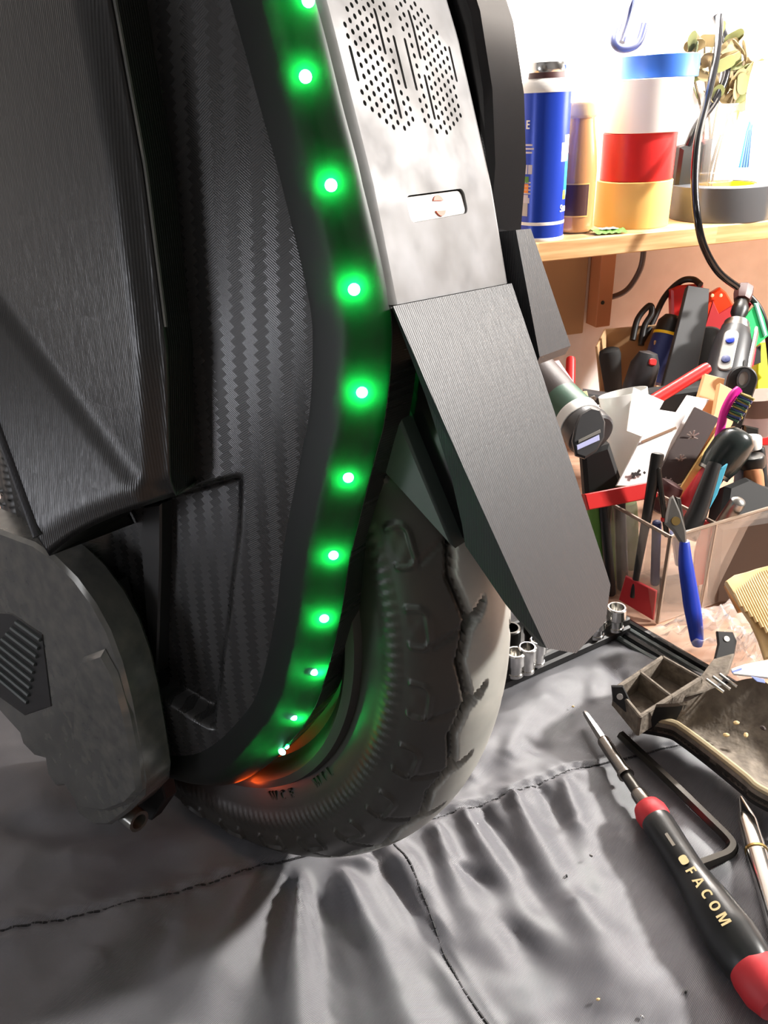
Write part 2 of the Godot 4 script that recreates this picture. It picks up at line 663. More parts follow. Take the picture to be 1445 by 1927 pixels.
# fold lines that run out from under the wheel and over the right part: start, end, height, width
var folds := [
	[Vector2(-0.0914, -0.3442), Vector2(-0.1303, -0.243), 0.006, 0.010], [Vector2(-0.0755, -0.3473), Vector2(-0.0996, -0.2362), -0.010, 0.011], [Vector2(-0.068, -0.3429), Vector2(-0.0616, -0.2345), 0.013, 0.009], [Vector2(-0.0545, -0.3227), Vector2(-0.0382, -0.2308), -0.008, 0.009],
	[Vector2(-0.0413, -0.3454), Vector2(0.0053, -0.2341), 0.010, 0.010], [Vector2(-0.0197, -0.3567), Vector2(0.0534, -0.2267), -0.006, 0.008], [Vector2(-0.0415, -0.3516), Vector2(0.0016, -0.3431), 0.008, 0.006],
	[Vector2(0.0455, -0.3839), Vector2(0.0779, -0.2943), 0.007, 0.008], [Vector2(0.0593, -0.3878), Vector2(0.0887, -0.3151), -0.007, 0.008], [Vector2(0.0822, -0.3984), Vector2(0.1038, -0.3143), 0.008, 0.009], [Vector2(0.103, -0.4045), Vector2(0.1282, -0.336), -0.006, 0.010],
	[Vector2(0.1236, -0.4083), Vector2(0.1263, -0.2918), 0.006, 0.010], [Vector2(0.0253, -0.3715), Vector2(0.0445, -0.2892), 0.008, 0.009], [Vector2(0.0837, -0.4317), Vector2(0.1338, -0.5134), 0.005, 0.013], [Vector2(0.1061, -0.4412), Vector2(0.1458, -0.4499), -0.004, 0.013],
	[Vector2(0.1346, -0.4565), Vector2(0.1958, -0.5371), -0.005, 0.010], [Vector2(0.0527, -0.4127), Vector2(0.0986, -0.4959), 0.006, 0.012], [Vector2(0.1088, -0.314), Vector2(0.1236, -0.2315), 0.006, 0.016], [Vector2(0.0655, -0.2984), Vector2(0.095, -0.2328), -0.006, 0.014],
	[Vector2(-0.1838, -0.294), Vector2(-0.2116, -0.2467), 0.004, 0.016], [Vector2(-0.1488, -0.313), Vector2(-0.1693, -0.2448), -0.004, 0.014], [Vector2(-0.2343, -0.3645), Vector2(-0.1111, -0.384), 0.006, 0.018], [Vector2(-0.2833, -0.3941), Vector2(-0.1688, -0.3694), -0.005, 0.016], [Vector2(0.1649, -0.4912), Vector2(0.2064, -0.5746), 0.004, 0.012],
	[Vector2(0.2014, -0.5085), Vector2(0.1979, -0.5443), -0.006, 0.006], [Vector2(0.0371, -0.3411), Vector2(0.0657, -0.3201), -0.005, 0.006], [Vector2(0.126, -0.37), Vector2(0.0923, -0.3503), 0.003, 0.008]]


func cloth_height(x: float, z: float, n1: FastNoiseLite, n2: FastNoiseLite) -> float:
	var p := Vector2(x, z)
	var h := 0.0035 + 0.005 * n1.get_noise_2d(x, z) + 0.0010 * n2.get_noise_2d(x, z)
	for f in folds:
		var a: Vector2 = f[0]
		var b: Vector2 = f[1]
		var q := Geometry2D.get_closest_point_to_segment(p, a, b)
		var along := a.distance_to(q) / a.distance_to(b)
		var w: float = f[3] * (0.45 + 1.1 * along)
		var off := p.distance_to(q) / w
		if off < 3.0:
			h += f[2] * exp(-off * off) * (1.0 - 0.55 * along) * smoothstep(0.0, 0.12, along + 0.06)
	var s := seam_gap(p, long_seam)
	if s < 0.03:
		h += 0.0022 * exp(-pow(s / 0.011, 2)) * (1.0 + 0.8 * n2.get_noise_2d(x * 2.2, z * 2.2)) - 0.0042 * exp(-pow(s / 0.0022, 2))
	s = seam_gap(p, short_seam)
	if s < 0.03:
		h += 0.006 * exp(-pow(s / 0.008, 2)) - 0.003 * exp(-pow(s / 0.0022, 2))
	# pressed flat by what stands on it
	h *= smoothstep(0.006, 0.05, p.distance_to(Vector2(-0.0566, -0.363)))
	for rest in [[Vector2(0.1589, -0.4853), Vector2(0.2055, -0.2536)], [Vector2(0.0745, -0.5177), Vector2(0.2333, -0.5972)], [Vector2(0.1809, -0.4575), Vector2(0.2245, -0.3572)]]:
		h *= smoothstep(-0.012, 0.035, p.distance_to(Geometry2D.get_closest_point_to_segment(p, rest[0], rest[1])))
	return maxf(h + 0.002, 0.0006)


func cloth_edge(z: float) -> float:
	return 0.2165 + 0.66 * (z + 0.625)


func cloth() -> void:
	var n1 := noise(5, 9.0, 2)
	var n2 := noise(6, 30.0, 2)
	var t := thing("cloth", "dark grey quilted cloth with stitched seams spread over the workbench", "cloth")
	var nu := 400
	var nv := 330
	var f := func(i, j) -> Vector3:
		var z := lerpf(-0.80, -0.16, j / 300.0) if j < 300 else lerpf(-0.16, 0.16, (j - 300) / 29.0)
		var edge := cloth_edge(z)
		var u := float(i) / (nu - 1)
		var x := lerpf(-1.26, edge, 1.0 - pow(1.0 - u, 1.9))
		var h := cloth_height(x, z, n1, n2) * smoothstep(0.0, 0.02, edge - x)
		return Vector3(x, h if i < nu - 1 else -0.006, z)
	part(t, "fabric", grid(nu, nv, f), M.cloth)
	var stitches := []
	for line in [long_seam, short_seam]:
		for k in line.size() - 1:
			var a: Vector2 = line[k]
			var b: Vector2 = line[k + 1]
			var count := int(a.distance_to(b) / 0.0042)
			for c in count:
				var p := a.lerp(b, (c + 0.08) / count)
				var q := a.lerp(b, (c + 0.92) / count)
				stitches.append([tube(PackedVector3Array([Vector3(p.x, cloth_height(p.x, p.y, n1, n2) + 0.0008, p.y), Vector3(q.x, cloth_height(q.x, q.y, n1, n2) + 0.0008, q.y)]), 0.0008, 5), Transform3D()])
	var thread := part(t, "stitching", merge(stitches), M.thread)
	thread.set_meta("kind", "stuff")
	# the woven band with its ribs along the far edge
	for k in 4:
		var path := PackedVector3Array()
		for c in 13:
			var z := lerpf(-0.600, -0.46, c / 12.0)
			path.append(Vector3(cloth_edge(z) - 0.006 - 0.0105 * k, 0.0055, z))
		part(t, "edge_rib", tube(path, 0.0026 if k % 2 else 0.0038, 8), M.black_gloss if k % 2 == 0 else M.gusset)


# ---------------------------------------------------------------- the wheel
func resample(pts: Array, n: int) -> PackedVector2Array:
	var c := Curve2D.new()
	c.bake_interval = 0.001
	for i in pts.size():
		var a: Vector2 = pts[maxi(i - 1, 0)]
		var b: Vector2 = pts[mini(i + 1, pts.size() - 1)]
		c.add_point(pts[i], (a - b) / 6.0, (b - a) / 6.0)
	var out := PackedVector2Array()
	for k in n:
		out.append(c.sample_baked(c.get_baked_length() * k / (n - 1.0), true))
	return out


func along(table: Array, v: float) -> float:   # [at, value] pairs, rising
	for k in table.size() - 1:
		if v <= table[k + 1][0]:
			return lerpf(table[k][1], table[k + 1][1], clampf((v - table[k][0]) / (table[k + 1][0] - table[k][0]), 0, 1))
	return table[-1][1]


func tri(v: float) -> float:
	return 4.0 * absf(v - floorf(v + 0.5)) - 1.0


func box_gap(p: Vector2, half: Vector2, r: float) -> float:
	var q := p.abs() - half + Vector2(r, r)
	return Vector2(maxf(q.x, 0), maxf(q.y, 0)).length() + minf(maxf(q.x, q.y), 0) - r


func tread(deg: float, phi: float) -> float:   # how far the tyre's skin stands off, in metres; phi is 0 on the crown, 90 at the widest place
	var pitch := 12.3
	var out := 0.0
	var side := signf(phi)
	var p := absf(phi)
	var turn := deg - 10.0 + (pitch / 2 if side < 0 else 0.0)
	var k := turn / pitch
	var cell := (k - floorf(k + 0.5)) * pitch   # degrees from the nearest knot
	if p < 62:
		var zig := 39.0 + 4.5 * tri(k)
		out -= 0.005 * (1.0 - smoothstep(2.6, 4.2, absf(p - zig)))
		var tip := (zig - p) / 20.0
		if tip > -0.1 and tip < 1.0:
			var line := 3.2 * tip - 1.2
			var width := 1.25 * (1.0 - 0.75 * tip)
			out -= 0.0055 * (1.0 - smoothstep(width * 0.7, width, absf(cell - line)))
	if p > 40 and p < 66:
		out -= 0.0010 * (1.0 - smoothstep(0.25, 0.55, absf(cell + 2.4 + (p - 53) * 0.10)))
	if p > 50 and p < 92:
		var q := Vector2((cell + 0.8) * 3.4, (p - 76.0) * 0.62)
		var gap := box_gap(q, Vector2(10.5, 6.5), 5.0)
		if q.y < 5.5:
			out += 0.0016 * (1.0 - smoothstep(0.5, 1.4, absf(gap)))
		if gap < -1.5:
			out += 0.00035 * sin(q.x * 5.0) * sin(q.y * 5.0)
	if p > 90 and p < 103:
		var fine := fposmod(deg * 0.55 + (p - 96) * 0.06, 1.0)
		out += 0.0016 * sin(PI * (p - 90) / 13.0) * (0.35 + 0.65 * fine)
	return out


func tyre_point(deg: float, phi: float, lift := 0.0) -> Vector3:
	var r := 0.178 + 0.0334 * cos(deg_to_rad(phi))
	var z := 0.034 * sin(deg_to_rad(phi))
	var out := Vector2(cos(deg_to_rad(phi)), sin(deg_to_rad(phi)))
	if absf(phi) > 90:
		var f := (absf(phi) - 90) / 30.0
		r = 0.178 - f * 0.032
		z = signf(phi) * (0.034 - 0.006 * f * f)
		out = Vector2(0, signf(phi))
	var t := deg_to_rad(deg)
	return Vector3((r + out.x * lift) * cos(t), (r + out.x * lift) * sin(t), z + out.y * lift)


func tail_x(y: float) -> float:
	return along([[0.174, 0.176], [0.216, 0.164], [0.241, 0.155], [0.274, 0.143], [0.34, 0.113]], y)


func shell_rise(d: float) -> float:
	return 0.045 + 0.0085 * smoothstep(0.0, 0.011, d) + 0.013 * (1.0 - exp(-maxf(d - 0.008, 0.0) / 0.06))


func recess(x: float, y: float) -> float:
	var right := along([[-0.074, 0.067], [-0.03, 0.080], [0.02, 0.092], [0.064, 0.102], [0.1, 0.107]], y)
	var top := 0.094 - (0.104 - x) * 0.446
	var bottom := -0.066 - (x - 0.022) * 0.13
	return 0.014 * smoothstep(0.0, 0.017, right - x) * smoothstep(0.0, 0.0018, top - y) * smoothstep(-0.002, 0.003, y - bottom) * smoothstep(-0.03, -0.02, x)


func shell_line() -> PackedVector2Array:
	return resample([Vector2(0.113, 0.34), Vector2(0.128, 0.305), Vector2(0.141, 0.274), Vector2(0.153, 0.241), Vector2(0.162, 0.216), Vector2(0.174, 0.176), Vector2(0.1755, 0.155), Vector2(0.173, 0.130), Vector2(0.168, 0.111), Vector2(0.155, 0.062), Vector2(0.147, 0.020), Vector2(0.132, -0.030), Vector2(0.112, -0.065), Vector2(0.089, -0.096), Vector2(0.065, -0.119), Vector2(0.034, -0.137), Vector2(0.002, -0.144), Vector2(-0.04, -0.143), Vector2(-0.08, -0.127), Vector2(-0.115, -0.095)], 420)


func shell_mesh() -> ArrayMesh:
	var line := shell_line()
	var f := func(i, j) -> Vector3:
		var e := line[i]
		if j == 0:
			return Vector3(e.x - 0.001, e.y, 0.026)
		var goal := Vector2(-0.10, clampf(e.y * 0.9 + 0.01, -0.02, 0.34))
		var t := pow((j - 1) / 148.0, 1.35)
		var p := e.lerp(goal, t)
		return Vector3(p.x, p.y, shell_rise(p.distance_to(e)) - recess(p.x, p.y))
	return grid(420, 150, f, func(_i, _j, p): return Vector2(p.x, p.y))


func on_shell(p: Vector2, line: PackedVector2Array) -> Array:   # the place on the near shell over a point of the side view, and the way it faces
	var best := 9.0
	var e := p
	for q in line:
		if q.distance_to(p) < best:
			best = q.distance_to(p)
			e = q
	var way := (e - Vector2(-0.10, clampf(e.y * 0.9 + 0.01, -0.02, 0.34))).normalized()
	var slope := (shell_rise(best + 0.001) - shell_rise(best - 0.001)) / 0.002
	return [Vector3(p.x, p.y, shell_rise(best)), Vector3(way.x * slope, way.y * slope, 1.0).normalized()]


func cover_mesh() -> ArrayMesh:
	var line := shell_line()
	var steps := [[0.0003, 0.0002], [0.001, 0.0032], [0.003, 0.0044], [0.0065, 0.0046], [0.010, 0.0044], [0.015, 0.0035], [0.021, 0.0020], [0.027, 0.0008], [0.031, -0.0004]]
	var f := func(i, j) -> Vector3:
		var e := line[i]
		var goal := Vector2(-0.10, clampf(e.y * 0.9 + 0.01, -0.02, 0.34))
		var p: Vector2 = e + (goal - e).normalized() * steps[j][0]
		return Vector3(p.x + 0.001 * steps[j][1] / 0.0045, p.y, shell_rise(steps[j][0]) + steps[j][1])
	return grid(405, 9, f)


func tail_panel(t: Node3D) -> void:
	var half := 0.0425
	var pts := PackedVector2Array()
	var owner_ := PackedInt32Array()
	var loops := []
	var slots := [[0.036, 0.251, 0.261], [0.0145, 0.262, 0.276], [0.0062, 0.251, 0.268], [0.0145, 0.240, 0.254], [-0.0012, 0.251, 0.268], [-0.0095, 0.263, 0.279], [-0.0095, 0.241, 0.256], [-0.034, 0.257, 0.269]]
	for s in slots:
		var loop := PackedVector2Array()
		for k in 7:
			var a := PI * k / 6.0
			loop.append(Vector2(s[0] + 0.0008 * cos(a), s[2] + 0.0008 * sin(a)))
		for k in range(1, 8):
			loop.append(Vector2(s[0] - 0.0008, lerpf(s[2], s[1], k / 8.0)))
		for k in 7:
			var a := PI + PI * k / 6.0
			loop.append(Vector2(s[0] + 0.0008 * cos(a), s[1] + 0.0008 * sin(a)))
		for k in range(1, 8):
			loop.append(Vector2(s[0] + 0.0008, lerpf(s[1], s[2], k / 8.0)))
		loops.append(loop)
	for side in [1, -1]:
		for k in 9:
			var z: float = 0.0025 + side * (0.0042 + (8 - k) * 0.0036)
			var y0 := along([[0, 0.2425], [5.5, 0.2335], [8, 0.2385]], k)
			var y1 := along([[0, 0.2715], [4, 0.287], [8, 0.288]], k)
			var y: float = 0.2432 + (0.0018 if k % 2 else 0.0) - 0.0036 * 4
			while y <= y1:
				var clear := y >= y0
				for s in slots:
					if absf(z - s[0]) < 0.0022 and y > s[1] - 0.0022 and y < s[2] + 0.0022:
						clear = false
				if clear:
					var loop := PackedVector2Array()
					for c in 10:
						loop.append(Vector2(z, y) + Vector2.from_angle(TAU * (c + 0.3) / 10.0) * 0.00098)
					loops.append(loop)
				y += 0.0036
	var lens := rounded(0.0435, 0.0098, 0.0028, 6)
	for k in lens.size():
		lens[k] = Vector2(0.002, 0.2085) + lens[k].rotated(-0.06)
	var lens_loop := PackedVector2Array()
	for k in lens.size():
		var a := lens[k]
		var b := lens[(k + 1) % lens.size()]
		var n := maxi(1, int(a.distance_to(b) / 0.002))
		for c in n:
			lens_loop.append(a.lerp(b, float(c) / n))
	loops.append(lens_loop)
	for k in loops.size():
		for p in loops[k]:
			pts.append(p)
			owner_.append(k)
	for k in 39:
		var y := lerpf(0.1745, 0.33, k / 38.0)
		for c in ([-1, 1] if k % 38 else range(-9, 10)):
			pts.append(Vector2(half * (c if k % 38 else c / 9.0), y + (0.0 if k % 38 == 0 else 0.00001 * c)))
			owner_.append(-1 - pts.size())
	for k in 5:
		for c in 8:
			pts.append(Vector2(-0.036 + 0.0103 * c + 0.0003 * k, [0.181, 0.188, 0.196, 0.221, 0.2275][k] + 0.0004 * (c % 2)))
			owner_.append(-1 - pts.size())
	var tris := Geometry2D.triangulate_delaunay(pts)
	var at := func(p: Vector2, back: float) -> Vector3: return Vector3(tail_x(p.y) - back, p.y, p.x)
	var v := PackedVector3Array()
	for k in tris.size() / 3:
		var a := tris[k * 3]
		var b := tris[k * 3 + 1]
		var c := tris[k * 3 + 2]
		if owner_[a] == owner_[b] and owner_[b] == owner_[c]:
			continue
		if (pts[b] - pts[a]).cross(pts[c] - pts[a]) > 0:
			v.append_array([at.call(pts[a], 0.0), at.call(pts[b], 0.0), at.call(pts[c], 0.0)])
		else:
			v.append_array([at.call(pts[a], 0.0), at.call(pts[c], 0.0), at.call(pts[b], 0.0)])
	for loop in loops:
		for k in loop.size():
			var a: Vector2 = loop[k]
			var b: Vector2 = loop[(k + 1) % loop.size()]
			v.append_array([at.call(a, 0.0), at.call(a, 0.003), at.call(b, 0.003), at.call(a, 0.0), at.call(b, 0.003), at.call(b, 0.0)])
	# rounded long edges and the lower edge
	for s in [1, -1]:
		for k in 38:
			var ya := lerpf(0.1745, 0.33, k / 38.0)
			var yb := lerpf(0.1745, 0.33, (k + 1) / 38.0)
			var steps := [[half, 0.0], [0.0445, 0.0007], [0.0465, 0.0026], [0.0468, 0.02]]
			for c in 3:
				var q := [at.call(Vector2(s * steps[c][0], ya), steps[c][1]), at.call(Vector2(s * steps[c][0], yb), steps[c][1]), at.call(Vector2(s * steps[c + 1][0], yb), steps[c + 1][1]), at.call(Vector2(s * steps[c + 1][0], ya), steps[c + 1][1])]
				if s > 0:
					v.append_array([q[0], q[1], q[2], q[0], q[2], q[3]])
				else:
					v.append_array([q[0], q[2], q[1], q[0], q[3], q[2]])
	var o := part(t, "tail_panel", soup(v, 32.0), M.silver, Vector3.ZERO, Basis(), "silver grey tail panel with a speaker grille")
	var back := PackedVector2Array([Vector2(0.172, 0.176), Vector2(0.159, 0.216), Vector2(0.15, 0.241), Vector2(0.138, 0.274), Vector2(0.112, 0.33), Vector2(0.09, 0.33), Vector2(0.11, 0.176)])
	part(o, "grille_backing", prism(back, -0.042, 0.045), M.black_matt)
	var lens_poly := PackedVector2Array()
	for p in lens:
		lens_poly.append(p - Vector2(0.002, 0.2085))
	var n := Vector3(0.945, 0.327, 0).normalized()
	var b := Basis(Vector3(0, 0, 1), Vector3(-n.y, n.x, 0), -n)
	part(o, "tail_lens", prism(lens_poly, -0.0006, 0.002, 0.0004), mat("#fdfbf6", 0.12), Vector3(tail_x(0.2085) - 0.0016, 0.2080, 0.002), b, "white tail light lens")
	for s in [1, -1]:
		var arc := PackedVector2Array()
		for k in 9:
			var q := Vector2.from_angle(lerpf(0.5, PI - 0.5, k / 8.0)) * 0.0042
			arc.append(Vector2(q.x, q.y * s))
		part(o, "lens_mark", prism(arc, -0.0003, 0.0003), mat("#c8502c", 0.4), Vector3(tail_x(0.2085) - 0.0006, 0.2082, 0.0005), b)


func fender(t: Node3D) -> void:
	var o := Vector2(0.177, 0.1745)
	var d := Vector2(0.4848, -0.8746)
	var n := Vector2(0.8746, 0.4848)
	# distance down the flap, near edge, far edge, depth
	var stations := [[0.0, 0.0468, -0.0455, 0.003], [0.036, 0.0448, -0.0425, 0.005], [0.068, 0.0425, -0.0395, 0.0095], [0.088, 0.0408, -0.0375, 0.0145], [0.097, 0.040, -0.0365, 0.0175], [0.125, 0.0375, -0.034, 0.0115], [0.146, 0.0352, -0.0315, 0.005], [0.1575, 0.0165, -0.0155, 0.003]]
	var rings := []
	for s in stations:
		var ring := PackedVector3Array()
		for c in [[s[1], 0.0], [s[2], 0.0], [s[2] + 0.003, s[3]], [s[1] - 0.003, s[3]]]:
			var p: Vector2 = o + d * s[0] - n * c[1]
			ring.append(Vector3(p.x, p.y, c[0]))
		rings.append(ring)
	var f := part(t, "mudguard", loft(rings, true, 12.0), M.printed, Vector3.ZERO, Basis(), "printed black mudguard flap with fine layer lines")
	part(f, "mudguard_rib", prism(PackedVector2Array([Vector2(0.1642, 0.1663), Vector2(0.1815, 0.143), Vector2(0.2054, 0.084), Vector2(0.1987, 0.0741), Vector2(0.1644, 0.133)]), -0.022, 0.024, 0.001), M.black_gloss)
	part(f, "gusset", prism(PackedVector2Array([Vector2(0.1669, 0.1345), Vector2(0.2008, 0.0754), Vector2(0.1572, 0.1048), Vector2(0.1613, 0.122)]), -0.03, 0.033, 0.0015), M.gusset, Vector3.ZERO, Basis(), "grey green gusset plate")


func pad_left(y: float) -> float:
	return 0.004 - (y - 0.038) * 0.63


func pad_flare(x: float, y: float) -> float:
	var s := maxf(0.0, 0.22 * (0.09 - y) + 0.165 * (0.07 - x))
	return s * smoothstep(0.0, 0.004, s)


func side_pad(t: Node3D) -> void:
	var ridge := func(y): return along([[0.06, 0.074], [0.082, 0.0755], [0.15, 0.0835], [0.22, 0.080], [0.275, 0.072], [0.35, 0.058]], y)
	var f := func(i, j) -> Vector3:
		var u := clampf((i - 1) / 60.0, 0, 1)
		var v := clampf(j / 90.0, 0, 1)
		var y := lerpf(0.35, lerpf(0.038, 0.081, u), v)
		var r: float = ridge.call(y)
		var x := lerpf(pad_left(y), r, u)
		var edge := minf(1.0, (r - x) / 0.015)
		var z := lerpf(0.079, 0.085, smoothstep(0.0, 1.0, edge)) + pad_flare(x, y) * smoothstep(0.24, 0.16, y)
		var low := smoothstep(0.0, 0.05, v - 0.955)
		z -= 0.0035 * low
		if i == 0 or i == 62:
			z = 0.052
			x -= 0.004 if i else 0.0
		if j == 91:
			z = 0.056
			y += 0.006
		return Vector3(x, y, z)
	var o := part(t, "side_pad", grid(63, 92, f), M.printed_pad, Vector3.ZERO, Basis(), "thick black printed leg pad")
	var path := PackedVector3Array()
	for k in 30:
		var y := lerpf(0.34, 0.16, k / 29.0)
		path.append(Vector3(ridge.call(y) + 0.0002, y, 0.0785))
	part(o, "pad_edge", tube(path, 0.0009, 6), M.pedal)  # paler tube stands in for the highlight along the ridge
	var side := PackedVector3Array()
	for k in 12:
		var y := lerpf(0.15, 0.048, k / 11.0)
		side.append(Vector3(pad_left(y) + 0.001, y, 0.0835 + pad_flare(pad_left(y), y)))
	part(o, "pad_edge", tube(side, 0.0032, 10), M.printed)


func pedal(t: Node3D) -> void:
	var outline := [Vector2(-0.145, 0.0166), Vector2(-0.0855, 0.0188), Vector2(-0.0495, 0.0219), Vector2(-0.0286, 0.019), Vector2(-0.0098, 0.0118), Vector2(0.0051, 0.001), Vector2(0.0158, -0.0126), Vector2(0.0227, -0.0305), Vector2(0.0268, -0.0536), Vector2(0.0288, -0.0826), Vector2(0.0299, -0.1095), Vector2(0.0264, -0.1237), Vector2(0.0074, -0.1479), Vector2(-0.0175, -0.1746), Vector2(-0.0359, -0.1862), Vector2(-0.055, -0.1885), Vector2(-0.0582, -0.1761), Vector2(-0.0665, -0.1691), Vector2(-0.0798, -0.1778), Vector2(-0.0889, -0.17), Vector2(-0.0881, -0.1576), Vector2(-0.1016, -0.1626), Vector2(-0.1171, -0.1589), Vector2(-0.1185, -0.15), Vector2(-0.1419, -0.1427), Vector2(-0.2066, -0.129)]
	var o := part(t, "pedal", prism(PackedVector2Array(outline), 0.063, 0.085, 0.0022), M.pedal, Vector3.ZERO, Basis(), "folded up dark metal pedal with scratched edges")
	part(o, "pedal_boss", prism(PackedVector2Array([Vector2(-0.0244, -0.0585), Vector2(-0.0129, -0.0404), Vector2(0.0111, -0.025), Vector2(0.0208, -0.0367), Vector2(0.0268, -0.0628), Vector2(0.0294, -0.0957), Vector2(0.0286, -0.1169), Vector2(0.0139, -0.1352), Vector2(-0.0124, -0.1577), Vector2(-0.0389, -0.1716), Vector2(-0.0485, -0.1611), Vector2(-0.041, -0.117)]), 0.080, 0.0885, 0.003), M.pedal)
	part(o, "grip_frame", prism(PackedVector2Array([Vector2(-0.0915, -0.0405), Vector2(-0.0568, -0.0426), Vector2(-0.0629, -0.0996), Vector2(-0.103, -0.1264), Vector2(-0.1793, -0.1261), Vector2(-0.1537, -0.0617)]), 0.080, 0.0856, 0.0004), M.black)
	for k in 9:
		var a := Vector2(74, 1207) + Vector2(-6.2, 12.6) * k * 0.92
		var p := Vector2(-0.0587, -0.0467) + (Vector2(-0.0956, -0.1146) - Vector2(-0.0587, -0.0467)) * (k / 8.5)
		var q := Vector2(-0.086, -0.0446) + (Vector2(-0.155, -0.108) - Vector2(-0.086, -0.0446)) * (k / 8.5)
		part(o, "grip_rib", tube(PackedVector3Array([Vector3(p.x, p.y, 0.0862), Vector3(q.x, q.y, 0.0862)]), 0.0014, 6), M.gusset)
	var pin := Vector3(0.0008, -0.1679, 0.074)
	part(o, "hinge_tube", lathe([[0.0050, 0.0], [0.0050, 0.075], [0.0072, 0.075], [0.0072, 0.0], [0.0050, 0.0]], 20, 1.0, false), M.pedal, pin - Vector3(0.075, 0, 0), Basis(Vector3(0, 0, 1), Vector3(1, 0, 0), Vector3(0, 1, 0)))
	part(t, "pedal_hanger", prism(PackedVector2Array([Vector2(0.022, 0.0552), Vector2(0.038, 0.0611), Vector2(0.0328, 0.0286), Vector2(0.0221, -0.0261), Vector2(0.016, -0.0545), Vector2(0.0117, -0.0534), Vector2(0.0122, -0.0157), Vector2(0.0161, 0.0331)]), 0.046, 0.058, 0.001), M.black)
	part(t, "hanger_plate", prism(PackedVector2Array([Vector2(-0.0587, -0.0214), Vector2(-0.0108, -0.0013), Vector2(-0.0006, -0.0568), Vector2(0.004, -0.1242), Vector2(0.0086, -0.157), Vector2(-0.0118, -0.1881), Vector2(-0.0697, -0.2033), Vector2(-0.1609, -0.1756), Vector2(-0.1277, -0.0666)]), 0.048, 0.058, 0.001), M.black_matt)


